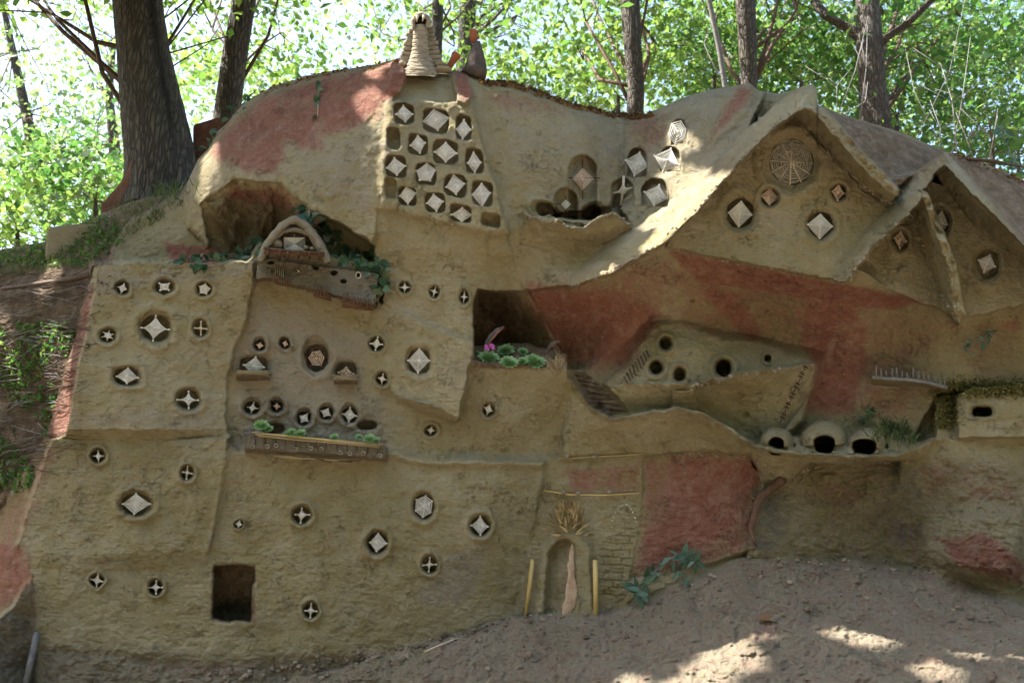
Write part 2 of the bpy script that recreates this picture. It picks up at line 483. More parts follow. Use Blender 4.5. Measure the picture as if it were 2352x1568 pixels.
def vtop(u):
    return np.interp(u, SX, SY) + 3.0 * fbm(np.asarray(u, float), np.zeros_like(np.asarray(u, float)), 34, 4)
T = np.linspace(0, 1, NR)
VT = vtop(UC)
U = np.repeat(UC[None, :], NR, 0)
_ku = np.exp(-0.5 * (np.arange(-90, 91) / 34.0) ** 2); _ku /= _ku.sum()
VS = np.convolve(np.pad(VT, 90, mode='edge'), _ku, mode='valid')
V = VS[None, :] + (VBOT - VS[None, :]) * T[:, None] + (VT - VS)[None, :] * (1 - T[:, None]) ** 7
# wobble the drawing a little so that no modelled edge is ruler straight
Uw = U + 4.5 * fbm(U, V, 46, 3, 3.3) + 3.4 * fbm(U, V, 12, 3, 61.0)
Vw = V + 4.5 * fbm(U, V, 46, 3, 8.1) + 3.4 * fbm(U, V, 12, 3, 71.0)
Ucl = np.clip(Uw, -350, 2650)

BASE = [(-300, 600, -420), (-300, 1000, -360), (-300, 1500, -150), (0, 600, -420), (200, 560, -330), (420, 450, -190), (500, 600, -120),
        (620, 220, -150), (900, 150, -30), (1000, 160, 0), (1200, 200, -60), (1440, 270, -170), (1440, 450, -120), (1600, 220, -90), (1720, 195, -60),
        (1870, 230, -40), (2352, 420, -170), (2650, 520, -220), (1200, 800, -60), (1500, 800, -60), (1900, 800, -60), (2200, 850, -20), (2352, 800, -40),
        (2650, 850, -60), (700, 900, 0), (300, 900, 0), (300, 1400, 20), (1000, 1200, 20), (1300, 1200, 10), (1700, 1150, 0), (2000, 1150, -10),
        (2352, 1100, 60), (2650, 1150, 60), (2352, 1380, 130), (1700, 1300, 30), (1200, 1430, 40), (1100, 1740, 320), (300, 1740, 110), (-200, 1740, 80), (1700, 1740, 500), (2352, 1740, 620), (2650, 1740, 640)]
H = tps(BASE, Ucl, np.clip(Vw, 140, 1740))
ID = np.zeros(U.shape, np.int32)
PAINT = np.zeros(U.shape + (4,))
NAMES = ['clay_bank']

def sub(pts, m):
    P = np.array(pts, float)
    c = (Uw > P[:, 0].min() - m) & (Uw < P[:, 0].max() + m) & (Vw > P[:, 1].min() - m) & (Vw < P[:, 1].max() + m)
    r = np.where(c.any(1))[0]; q = np.where(c.any(0))[0]
    if len(r) == 0 or len(q) == 0: return None
    return (slice(r[0], r[-1] + 1), slice(q[0], q[-1] + 1))

def region(name, pts, ctrl, wd=8.0, add=False):
    s = sub(pts, wd + 4)
    u, v = Uw[s], Vw[s]
    sdv = poly_sd(pts, u, v)
    k = sstep(sdv / wd * 0.5 + 0.5) if add else sstep(sdv / wd + 1.0)
    n = tps(ctrl, u, v)
    H[s] = H[s] + n * k if add else H[s] * (1 - k) + n * k
    if name:
        if name not in NAMES: NAMES.append(name)
        ID[s] = np.where(sdv > 0, NAMES.index(name), ID[s])

def paint(ch, pts, a=1.0, soft=14.0):
    s = sub(pts, soft + 4)
    u, v = Uw[s], Vw[s]
    k = sstep(poly_sd(pts, u, v) / soft * 0.5 + 0.5) * a
    PAINT[s + (ch,)] = np.maximum(PAINT[s + (ch,)], k)
def unpaint(pts, soft=8.0, chs=(0, 1, 2)):
    s = sub(pts, soft + 4)
    k = 1 - sstep(poly_sd(pts, Uw[s], Vw[s]) / soft * 0.5 + 0.5)
    for c in chs: PAINT[s + (c,)] *= k

# ---- natural ground at the left and the pinkish slope
region('hillside', [(-5000, 500), (235, 480), (430, 418), (435, 470), (300, 520), (262, 606), (216, 612), (205, 700), (130, 1005), (0, 1180), (-200, 1450), (-5000, 1700)],
       [(0, 580, -460), (220, 500, -330), (420, 430, -200), (210, 640, -170), (0, 680, -300), (110, 1000, -90), (0, 900, -220), (0, 1170, -110), (-250, 1000, -330), (-250, 1450, -200)], 14)
region('clay_bank', [(262, 612), (262, 575), (300, 515), (432, 440), (520, 470), (640, 560), (610, 615)],
       [(270, 600, -70), (310, 520, -110), (430, 450, -120), (500, 600, -90), (600, 600, -60)], 10)
region('clay_bank', [(0, 1170), (110, 1005), (140, 1005), (120, 1080), (60, 1250), (75, 1290), (70, 1350), (0, 1430), (-260, 1600), (-260, 1350)],
       [(130, 1005, 0), (100, 1100, -20), (0, 1180, -120), (50, 1260, 0), (0, 1420, -30), (-250, 1500, -130)], 8)
# ---- boulder-like plaster at the upper left with its cave-like underside
region('clay_bank', [(426, 440), (450, 372), (500, 300), (560, 232), (640, 180), (930, 120), (925, 220), (892, 240), (868, 480), (862, 560), (800, 520), (705, 480), (640, 424), (540, 412), (470, 470), (480, 560), (440, 520)],
       [(440, 440, -60), (500, 310, -80), (620, 210, -80), (780, 165, -60), (915, 150, 10), (640, 330, 10), (540, 400, 20), (700, 460, 60), (860, 300, 50), (855, 530, 85), (450, 520, -70), (780, 330, 40)], 9)
region('clay_bank', [(468, 466), (545, 414), (640, 426), (706, 482), (742, 505), (700, 540), (620, 615), (520, 590), (480, 540)],
       [(480, 470, -50), (560, 425, 0), (640, 435, 15), (700, 490, 25), (500, 530, -110), (600, 560, -110), (660, 540, -90), (560, 500, -70), (600, 610, -60)], 8)
# rough roots / lumps inside
s = sub([(468, 414), (742, 615)], 10)
k = sstep(poly_sd([(470, 466), (545, 420), (640, 430), (706, 486), (700, 540), (610, 600), (520, 590)], Uw[s], Vw[s]) / 20)
H[s] += k * (fbm(U[s], V[s] * .7, 26, 4, 5.5) * 46)
PAINT[s + (3,)] = np.maximum(PAINT[s + (3,)], k * .8)
# ---- right half of the top bank and its valley
region('clay_bank', [(1075, 150), (1440, 250), (1445, 300), (1440, 380), (1400, 470), (1200, 500), (1170, 545), (1080, 235)],
       [(1080, 180, 10), (1250, 220, -50), (1430, 270, -170), (1430, 400, -110), (1165, 530, 50), (1090, 330, 40), (1300, 400, -10), (1230, 480, 20)], 10)
region('clay_bank', [(1440, 250), (1530, 225), (1720, 180), (1760, 200), (1720, 290), (1600, 420), (1480, 560), (1430, 480), (1440, 380)],
       [(1442, 280, -170), (1440, 400, -120), (1600, 230, -80), (1720, 200, -30), (1620, 380, 40), (1480, 530, 40), (1500, 420, -30)], 8)
region('clay_bank', [(1690, 190), (1725, 180), (1748, 205), (1700, 280), (1640, 330), (1655, 270)], [(1700, 200, 28), (1650, 320, 14), (1730, 210, 20)], 10, True)
# hill behind the gables
region('clay_bank', [(1870, 225), (2352, 400), (2650, 480), (2650, 760), (2352, 640), (2165, 380), (2060, 470), (1900, 330)],
       [(1885, 250, -60), (2352, 430, -180), (2165, 350, -130), (2060, 440, 10), (2352, 560, 0), (2650, 520, -220), (2650, 700, 20), (2000, 340, -30)], 12)
# ---- recess under the gables
region('clay_bank', [(1205, 640), (1310, 645), (1480, 560), (1540, 520), (1700, 540), (1930, 590), (2190, 680), (2352, 680), (2650, 680), (2650, 900), (2352, 890), (2150, 900), (2100, 1000), (1880, 1000), (1440, 960), (1300, 860), (1290, 800)],
       [(1210, 660, -20), (1310, 670, -30), (1480, 610, 50), (1540, 578, 96), (1740, 620, 84), (1930, 652, 110), (2060, 682, 62), (2180, 736, 50), (2352, 730, 20), (1300, 760, -120), (1400, 840, -36), (1600, 740, -48), (1900, 800, -60),
        (2000, 900, -20), (2140, 880, 20), (2352, 860, 30), (1850, 960, -40), (2650, 800, 30), (1750, 690, -30), (2060, 720, 0)], 6)
region('clay_bank', [(1350, 850), (1450, 800), (1500, 740), (1700, 780), (1880, 820), (1840, 960), (1780, 1020), (1640, 980), (1450, 960)], [(1400, 900, -20), (1860, 850, -20), (1600, 950, 0)], 20)
# dark hollow
region('clay_bank', [(1092, 662), (1150, 664), (1200, 690), (1240, 760), (1250, 850), (1082, 850), (1070, 790)],
       [(1092, 680, -230), (1080, 800, -210), (1180, 700, -120), (1200, 800, -180), (1235, 770, -130), (1240, 840, -110), (1140, 740, -260)], 34)
region('lattice_tower', [(1060, 655), (1094, 664), (1086, 700), (1084, 792), (1060, 792)], [(1064, 670, 52), (1090, 670, 50), (1080, 785, 66)], 3)
region('clay_bank', [(1084, 800), (1130, 792), (1210, 790), (1262, 806), (1300, 816), (1300, 856), (1085, 852)], [(1090, 802, -30), (1200, 795, -50), (1290, 815, 0), (1090, 850, 62), (1200, 852, 66), (1295, 855, 62), (1190, 828, 30)], 6)
# ---- lower right bank
region('clay_bank', [(1740, 1035), (1980, 1048), (2145, 1010), (2352, 1000), (2650, 1000), (2650, 1460), (2352, 1385), (1980, 1285), (1720, 1275), (1745, 1120)],
       [(1800, 1120, 34), (1960, 1060, 58), (2060, 1050, 60), (2140, 1020, 66), (2070, 1130, 38), (2200, 1060, 70), (2352, 1010, 80), (2352, 1200, 110), (2100, 1260, 30), (1800, 1250, 44), (2352, 1370, 150), (2200, 1280, 110), (2650, 1100, 80), (2650, 1400, 170), (1950, 1200, 34)], 9)
region('clay_bank', [(1868, 1070), (2052, 1062), (2050, 1100), (2040, 1142), (1990, 1150), (1870, 1150)], [(1880, 1080, 8), (2040, 1075, 18), (1960, 1145, 26)], 24)
region('clay_bank', [(2120, 1180), (2352, 1165), (2352, 1250), (2320, 1330), (2200, 1310), (2110, 1270)], [(2130, 1200, 20), (2352, 1180, 30), (2250, 1290, 45)], 22, True)
# ---- ground at the foot
region('ground', [(-5000, 1900), (-200, 1700), (80, 1640), (500, 1560), (850, 1502), (960, 1480), (1090, 1440), (1190, 1412), (1440, 1392), (1560, 1340), (1700, 1285), (1950, 1288), (2150, 1320), (2352, 1388), (2650, 1450), (9000, 1500), (9000, 1900)],
       [(500, 1600, 130), (850, 1510, 105), (1100, 1450, 85), (1190, 1425, 70), (1440, 1400, 70), (1700, 1295, 55), (1950, 1300, 75), (2352, 1400, 190), (2650, 1470, 220),
        (800, 1740, 260), (1400, 1568, 310), (1700, 1430, 240), (1900, 1568, 440), (2352, 1568, 470), (1700, 1740, 640), (2352, 1740, 700), (2650, 1740, 720), (1000, 1500, 130), (1000, 1600, 240)], 12)
# ---- rock and bottom left
region('ground', [(-260, 1620), (0, 1420), (30, 1395), (60, 1345), (78, 1350), (84, 1470), (92, 1568), (92, 1760), (-260, 1800)], [(0, 1430, 95), (70, 1360, 60), (80, 1560, 20), (0, 1600, 130), (-250, 1700, 120)], 8)
region('clay_bank', [(84, 1450), (520, 1500), (850, 1490), (840, 1515), (500, 1600), (515, 1700), (90, 1800)], [(90, 1470, 52), (500, 1510, 88), (850, 1498, 80), (100, 1740, 110), (500, 1600, 105)], 7)

# ---- lattice tower: top block, window lattice, plain wall below
tower = 'lattice_tower'
region(tower, [(905, 226), (1078, 224), (1168, 545), (1196, 640), (1205, 668), (1092, 664), (1086, 700), (1084, 792), (1000, 762), (930, 725), (884, 700), (862, 560), (868, 480), (890, 240)],
       [(905, 230, 45), (1075, 230, 35), (868, 480, 80), (1165, 540, 62), (864, 560, 62), (1195, 640, 15), (1090, 670, 52), (1084, 785, 66), (885, 700, 42), (980, 745, 50), (980, 560, 74), (1100, 590, 60)], 6)
region(tower, [(926, 128), (930, 150), (1045, 155), (1062, 228), (906, 232), (918, 210)], [(930, 165, 8), (1040, 170, 8), (915, 226, 22), (1060, 226, 20)], 6)
region('clay_bank', [(902, 139), (930, 128), (934, 160), (920, 212), (904, 214), (896, 190)], [(915, 145, 28), (912, 210, 46)], 7)
region(tower, [(1036, 156), (1072, 164), (1080, 222), (1064, 236), (1052, 230)], [(1050, 170, 26), (1070, 225, 52)], 7)
# shadow step below the lattice: lattice block stands proud
region(tower, [(892, 226), (1084, 226), (1172, 545), (1120, 536), (1000, 512), (930, 492), (868, 480), (872, 400)], [(900, 240, 10), (1080, 240, 10), (870, 478, 14), (1165, 540, 16)], 9, True)

# ---- bowl shaped ledge and what hangs below it
ledge = 'bowl_ledge'
region(ledge, [(1168, 545), (1200, 505), (1230, 500), (1450, 520), (1484, 575), (1400, 625), (1312, 656), (1205, 664), (1196, 640)],
       [(1175, 550, 42), (1200, 640, 18), (1310, 652, 70), (1450, 540, 70), (1400, 610, 80), (1260, 600, 20), (1330, 580, 30), (1220, 560, 28)], 8)
region(ledge, [(1196, 560), (1206, 492), (1228, 500), (1262, 494), (1300, 520), (1345, 524), (1378, 500), (1408, 488), (1446, 514), (1420, 545), (1380, 560), (1330, 572), (1260, 566)],
       [(1210, 500, 62), (1260, 500, 105), (1330, 528, 122), (1400, 494, 105), (1440, 516, 80), (1200, 556, 30), (1260, 562, 26), (1330, 568, 34), (1400, 550, 48)], 4)

# ---- cliff dwelling with the terraces
cave = 'cave_dwelling'
region(cave, [(1395, 888), (1422, 866), (1448, 838), (1470, 800), (1508, 752), (1560, 742), (1615, 766), (1660, 784), (1705, 784), (1770, 798), (1785, 815), (1874, 832), (1872, 842), (1768, 858), (1600, 890)],
       [(1400, 885, 26), (1470, 800, -2), (1540, 748, -14), (1700, 786, -6), (1780, 805, -4), (1870, 834, 12), (1540, 800, 34), (1560, 870, 62), (1700, 850, 62), (1640, 800, 26), (1780, 845, 50), (1450, 860, 34)], 22)
region(cave, [(1392, 886), (1480, 880), (1590, 882), (1650, 866), (1690, 856), (1770, 848), (1876, 834), (1866, 870), (1842, 930), (1800, 985), (1780, 1030), (1690, 1000), (1600, 950), (1410, 950)],
       [(1400, 890, 40), (1500, 886, 72), (1600, 888, 84), (1700, 860, 92), (1780, 852, 80), (1870, 840, 20), (1420, 940, 18), (1550, 930, 26), (1700, 930, 8), (1700, 1000, -14), (1780, 1000, -6), (1840, 900, 6), (1600, 915, 40)], 4)
region(cave, [(1310, 850), (1345, 852), (1382, 880), (1440, 945), (1432, 958), (1400, 962), (1350, 930), (1318, 884)], [(1320, 855, -40), (1430, 955, 5), (1350, 930, -25)], 6)
# steps cut in the ramp
s = sub([(1310, 848), (1440, 962)], 6)
k = sstep(poly_sd([(1314, 852), (1345, 854), (1382, 882), (1438, 948), (1400, 960), (1350, 928), (1322, 884)], Uw[s], Vw[s]) / 4)
ph = ((Vw[s] - 0.12 * Uw[s]) / 11.0) % 1.0
H[s] += k * (ph * 6 - 3)
# terrace body: lip in front, underside below
region(cave, [(1270, 880), (1306, 868), (1322, 892), (1362, 940), (1410, 962), (1500, 944), (1560, 938), (1622, 952), (1680, 985), (1735, 1022), (1820, 1036), (1960, 1046), (2062, 1042), (2110, 1026), (2150, 1006),
               (2130, 1040), (2100, 1052), (2050, 1056), (1960, 1064), (1860, 1062), (1815, 1100), (1800, 1114), (1760, 1100), (1722, 1046), (1640, 1036), (1500, 1042), (1480, 1052), (1270, 1056), (1280, 950)],
       [(1290, 890, 30), (1360, 945, 55), (1410, 966, 78), (1500, 950, 90), (1560, 944, 98), (1680, 990, 100), (1740, 1028, 112), (1820, 1042, 126), (1960, 1050, 122), (2060, 1046, 110), (2140, 1015, 82),
        (1285, 1040, 20), (1400, 1040, 26), (1500, 1036, 38), (1640, 1030, 58), (1720, 1045, 66), (1960, 1064, 95), (1800, 1110, 40), (1400, 1000, 44), (2080, 1052, 92), (1600, 990, 62)], 4)
# raised rail along the terrace rim
for ln, a in (([(1312, 872), (1330, 900), (1362, 938), (1410, 960), (1500, 946), (1560, 940), (1622, 954), (1680, 988), (1738, 1026)], 14), ([(1738, 1026), (1820, 1040), (1960, 1050), (2062, 1046), (2110, 1030), (2150, 1008)], 12)):
    s = sub(ln, 24)
    H[s] += a * np.exp(-(line_d(ln, Uw[s], Vw[s]) / 7) ** 2)
# small modelled steps between the two levels
s = sub([(1545, 890), (1600, 950)], 6)
k = sstep(poly_sd([(1542, 892), (1598, 890), (1602, 945), (1540, 940)], Uw[s], Vw[s]) / 5)
H[s] += k * (14 + 6 * ((Vw[s] / 9.0) % 1.0))

# ---- clay facades, left group
A = 'upper_left_house'; B = 'lower_left_house'; Cc = 'main_facade'; D = 'balcony_facade'; E = 'square_bay'; Fz = 'round_facade'
region(D, [(578, 600), (600, 560), (870, 610), (870, 690), (885, 712), (930, 730), (1010, 770), (960, 830), (900, 900), (888, 960), (885, 1045), (556, 1042), (520, 1000), (510, 850), (560, 700)],
       [(590, 640, 22), (860, 700, 40), (590, 800, 12), (720, 850, 14), (870, 850, 30), (560, 1000, 24), (880, 1030, 30), (700, 1000, 22)], 9)
region(Fz, [(884, 905), (1040, 900), (1060, 850), (1082, 830), (1250, 850), (1300, 852), (1300, 900), (1286, 960), (1275, 1062), (1100, 1052), (960, 1052), (884, 1040)],
       [(890, 920, 20), (1040, 950, 22), (1085, 845, 55), (1200, 852, 62), (1290, 856, 60), (1270, 950, 10), (1260, 1050, -8), (960, 1045, 30), (1100, 1045, 26), (1150, 950, 46)], 20)
region(E, [(868, 694), (935, 725), (1010, 762), (1082, 790), (1086, 806), (1072, 850), (1052, 955), (1046, 962), (980, 930), (905, 905), (880, 800), (840, 760)],
       [(875, 710, 34), (1078, 800, 92), (1045, 945, 96), (900, 880, 42), (960, 760, 58), (960, 900, 62)], 8)
region(E, [(905, 906), (985, 930), (1048, 958), (1036, 972), (980, 950), (915, 922)], [(905, 906, 46), (1045, 955, 90), (915, 922, 26), (1038, 974, 26), (980, 950, 30)], 4)
region(Cc, [(495, 1052), (560, 1042), (888, 1046), (960, 1062), (1100, 1062), (1262, 1066), (1248, 1150), (1225, 1240), (1196, 1330), (1150, 1416), (1090, 1440), (960, 1478), (850, 1500), (500, 1512), (90, 1470), (80, 1320), (70, 1275), (480, 1270)],
       [(510, 1060, 62), (880, 1060, 56), (1250, 1075, 22), (1150, 1100, 48), (490, 1270, 76), (1220, 1250, 10), (1120, 1250, 60), (1180, 1350, 26), (1090, 1430, 62), (850, 1490, 92), (500, 1505, 96), (100, 1460, 62), (90, 1300, 50), (700, 1300, 84)], 26)
region(B, [(122, 1004), (524, 1002), (512, 1040), (500, 1080), (486, 1200), (474, 1266), (300, 1276), (80, 1276), (44, 1250), (62, 1180), (92, 1095)],
       [(128, 1008, 34), (520, 1008, 60), (90, 1100, 32), (50, 1250, 40), (480, 1262, 84), (300, 1270, 82), (300, 1100, 62)], 12)
region(B, [(44, 1250), (80, 1276), (300, 1276), (474, 1266), (478, 1290), (300, 1304), (76, 1300)], [(50, 1252, 40), (474, 1266, 82), (300, 1276, 82), (470, 1290, 78), (300, 1302, 72), (80, 1298, 46)], 16)
region(A, [(216, 610), (400, 604), (581, 608), (580, 650), (560, 740), (534, 800), (518, 860), (514, 960), (522, 992), (330, 1000), (148, 990), (172, 850), (200, 720)],
       [(220, 615, 20), (575, 615, 46), (500, 850, 34), (150, 985, 58), (330, 990, 84), (510, 985, 44), (516, 900, 30), (350, 800, 50)], 14)
region(A, [(148, 984), (330, 990), (520, 984), (524, 1004), (330, 1008), (148, 1006)], [(150, 985, 56), (330, 990, 82), (515, 986, 46), (150, 1006, 30), (330, 1008, 54), (520, 1004, 46)], 4)
# red painted flank of the left houses
region('clay_bank', [(214, 612), (222, 612), (206, 720), (176, 850), (150, 1000), (112, 1006), (106, 1000), (150, 860), (190, 720)],
       [(214, 640, -40), (220, 640, 10), (110, 1000, -55), (152, 985, 20), (150, 860, -45), (172, 860, 10)], 4)
# soft vertical roll between B and C
s = sub([(480, 1010), (530, 1270)], 20)
H[s] += 9 * np.exp(-(line_d([(524, 1010), (510, 1080), (492, 1200), (478, 1262)], Uw[s], Vw[s]) / 8) ** 2)
s = sub([(880, 1030), (1290, 1070)], 24)
H[s] += 11 * np.exp(-(line_d([(884, 1040), (930, 1050), (1000, 1060), (1150, 1066), (1270, 1062)], Uw[s], Vw[s]) / 9) ** 2)

# ---- doorway panel, red panel
P = 'arched_doorway'
region(P, [(1262, 1060), (1480, 1050), (1482, 1130), (1472, 1200), (1462, 1290), (1440, 1370), (1400, 1400), (1190, 1410), (1200, 1340), (1226, 1240), (1246, 1150)],
       [(1265, 1065, 4), (1478, 1060, 22), (1230, 1240, 8), (1466, 1250, 26), (1200, 1400, 30), (1400, 1390, 42)], 14)
region('clay_bank', [(1480, 1050), (1520, 1044), (1640, 1038), (1722, 1048), (1748, 1112), (1724, 1180), (1720, 1262), (1600, 1300), (1450, 1330), (1466, 1250), (1474, 1200)],
       [(1490, 1055, 14), (1720, 1060, 36), (1740, 1120, 24), (1470, 1300, 26), (1715, 1250, 40), (1600, 1180, 32)], 6)
def arch_pts(cx, cy, w, top, bot):
    a = [(cx - w, bot)]
    for i in range(13):
        t = math.pi * (1 - i / 12)
        a.append((cx + w * math.cos(t), cy - (cy - top) * math.sin(t)))
    a.append((cx + w, bot))
    return a
DOOR_OUT = [(1232, 1412), (1236, 1330), (1246, 1262), (1266, 1232), (1300, 1222), (1334, 1226), (1356, 1248), (1362, 1320), (1366, 1412)]
DOOR_IN = [(1252, 1408), (1256, 1320), (1262, 1268), (1280, 1244), (1304, 1238), (1320, 1252), (1322, 1330), (1328, 1404)]
region(P, DOOR_OUT, [(1300, 1240, 16), (1300, 1400, 20), (1240, 1300, 14)], 8, True)
region(P, DOOR_IN, [(1270, 1250, -38), (1270, 1400, -26), (1318, 1300, -10), (1324, 1400, -8)], 5, True)
# brick pattern pressed into the wet clay right of the door
s = sub([(1366, 1200), (1464, 1390)], 4)
k = sstep(poly_sd([(1372, 1250), (1462, 1200), (1458, 1290), (1440, 1380), (1376, 1384)], Uw[s], Vw[s]) / 6)
vv = Vw[s] - 0.04 * Uw[s] + 3 * fbm(U[s], V[s], 30, 2, 2.2)
g = np.minimum(np.abs((vv / 17.0) % 1 - .5) * 2, 1)
row = np.floor(vv / 17.0)
g2 = np.abs(((Uw[s] + 21 * (row % 2) + 6 * vnoise(row, row)) / 42.0) % 1 - .5) * 2
H[s] -= k * 5.5 * np.maximum(sstep((g - .78) / .22), sstep((g2 - .92) / .08))

# ---- right hand block with the oval hole
region('block_with_oval_hole', [(2196, 912), (2230, 896), (2352, 884), (2650, 870), (2650, 1006), (2352, 1003), (2192, 1003), (2188, 960)], [(2200, 920, 70), (2352, 900, 92), (2200, 1000, 88), (2352, 1000, 112), (2650, 900, 90), (2650, 1000, 110)], 5)
region('clay_bank', [(2150, 920), (2192, 900), (2196, 1000), (2150, 1010)], [(2160, 940, 30), (2190, 990, 56)], 8)

region('clay_bank', [(2010, 420), (2120, 400), (2160, 440), (2140, 580), (2060, 540), (2010, 480)], [(2050, 450, 80), (2120, 500, 60), (2100, 430, 60)], 8)
# ---- gable houses: wall, then roof slabs
G3 = 'right_gable_house|wall'
region(G3, [(2140, 420), (2190, 430), (2260, 500), (2352, 600), (2600, 850), (2600, 705), (2352, 694), (2300, 710), (2214, 728), (2192, 700), (2150, 560)],
       [(2150, 440, 20), (2250, 510, 30), (2352, 610, 40), (2215, 720, 72), (2352, 690, 84), (2180, 600, 40), (2600, 800, 60), (2600, 700, 90)], 6)
region('right_gable_house|roof', [(2166, 356), (2190, 386), (2240, 440), (2352, 548), (2600, 780), (2600, 850), (2352, 612), (2310, 584), (2236, 520), (2180, 440), (2158, 418), (2150, 392)],
       [(2168, 360, 160), (2240, 440, 166), (2352, 550, 170), (2352, 608, 56), (2236, 518, 36), (2160, 416, 30), (2600, 790, 170), (2600, 850, 60)], 3)
region('right_gable_house|roof', [(2164, 352), (2180, 362), (2230, 412), (2300, 480), (2600, 764), (2600, 782), (2352, 560), (2290, 500), (2220, 432), (2166, 372)], [(2168, 360, 158), (2240, 430, 162), (2600, 775, 168)], 3)
region('right_gable_house|roof', [(2168, 354), (2178, 374), (2150, 396), (2128, 430), (2100, 446), (2060, 452), (2062, 436), (2100, 402)],
       [(2166, 360, 122), (2150, 392, 112), (2110, 440, 96), (2065, 440, 40), (2100, 404, 40)], 4)
G2 = 'small_gable_house|wall'
region(G2, [(2096, 476), (2130, 540), (2176, 640), (2200, 724), (2060, 670), (1968, 612), (2010, 550), (2060, 500)],
       [(2095, 490, 58), (2180, 700, 92), (1975, 612, 84), (2060, 600, 80)], 5)
region('small_gable_house|roof', [(2116, 438), (2138, 478), (2162, 540), (2186, 604), (2208, 716), (2196, 740), (2168, 690), (2134, 600), (2110, 520), (2092, 482)],
       [(2118, 442, 196), (2140, 486, 200), (2186, 604, 206), (2205, 720, 206), (2092, 482, 74), (2134, 600, 88), (2168, 690, 104)], 3)
region('small_gable_house|roof', [(2112, 436), (2128, 444), (2150, 492), (2176, 552), (2198, 610), (2216, 722), (2202, 742), (2190, 716), (2180, 610), (2158, 552), (2132, 490)], [(2118, 445, 194), (2170, 560, 202), (2205, 725, 202)], 3)
G1 = 'large_gable_house|wall'
region(G1, [(1812, 256), (1890, 330), (1990, 430), (2052, 462), (2000, 530), (1935, 610), (1925, 642), (1850, 628), (1700, 600), (1590, 578), (1530, 566), (1600, 480), (1700, 370)],
       [(1815, 280, 96), (2040, 470, 112), (1540, 562, 128), (1930, 635, 150), (1750, 450, 122)], 5)
region('large_gable_house|roof', [(1880, 238), (1876, 250), (1920, 300), (1962, 350), (2010, 400), (2064, 444), (2040, 468), (1990, 440), (1930, 380), (1884, 330), (1840, 280), (1812, 262), (1830, 238)],
       [(1870, 245, 262), (1920, 305, 250), (2010, 402, 230), (2062, 446, 210), (1990, 436, 112), (1884, 324, 100), (1815, 262, 92), (2040, 466, 124)], 3)
region('large_gable_house|roof', [(1874, 238), (1890, 240), (1934, 296), (1978, 346), (2024, 392), (2066, 436), (2062, 450), (2044, 442), (2000, 404), (1950, 352), (1906, 300), (1866, 252)], [(1880, 245, 258), (1950, 330, 238), (2060, 444, 208)], 3)
region('large_gable_house|roof', [(1838, 197), (1872, 186), (1884, 240), (1850, 248), (1822, 262), (1790, 282), (1700, 372), (1600, 486), (1532, 552), (1484, 584), (1400, 628), (1312, 658), (1330, 610), (1420, 545), (1520, 478), (1600, 425), (1650, 370), (1720, 296), (1780, 240)],
       [(1850, 210, 150), (1868, 240, 206), (1790, 280, 212), (1700, 366, 212), (1600, 480, 210), (1484, 580, 196), (1400, 622, 160), (1315, 656, 90), (1340, 612, 64), (1440, 540, 74), (1530, 478, 76), (1640, 385, 84), (1720, 296, 92), (1790, 236, 96)], 4)
region('small_gable_house|roof', [(2118, 438), (2112, 462), (2070, 506), (2014, 556), (1972, 608), (1944, 646), (1920, 644), (1938, 600), (1990, 528), (2050, 468)],
       [(2116, 442, 172), (2070, 500, 178), (2014, 552, 180), (1945, 640, 182), (1930, 620, 150), (1992, 528, 134), (2052, 470, 122)], 4)
# log-like ridge end
s = sub([(1835, 180), (1890, 260)], 6)
H[s] += 26 * np.exp(-(line_d([(1836, 236), (1858, 206)], Uw[s], Vw[s]) / 16) ** 2)

region(cave, [(1742, 1018), (1770, 1002), (2090, 1002), (2112, 1022), (2062, 1040), (1960, 1044), (1820, 1034), (1742, 1024)], [(1770, 1002, 40), (2090, 1002, 50), (1820, 1034, 112), (1960, 1042, 114), (2090, 1034, 104), (1745, 1020, 96)], 5)
# ---- mini domes on the terrace
for cx, cy, rx, ry in ((1785, 1026, 42, 46), (1893, 1022, 56, 58), (1992, 1028, 48, 46)):
    s = sub([(cx - rx, cy - ry), (cx + rx, cy + 4)], 6)
    q2 = ((Uw[s] - cx) / rx) ** 2 + ((Vw[s] - cy) / ry) ** 2
    m = (Vw[s] < cy + (0 if cx > 1800 else 0)) & (q2 < 1)
    dome = 34 + 84 * np.sqrt(np.clip(1 - q2, 0, 1))
    front = line_d([(1738, 1026), (1820, 1040), (1960, 1050), (2062, 1046), (2110, 1030)], Uw[s], Vw[s]) > 7
    H[s] = np.where(m & front, np.maximum(H[s] * 0 + dome, 0), H[s])
    if 'domed_ovens' not in NAMES: pass
    ID[s] = np.where(m & front, NAMES.index(cave), ID[s])

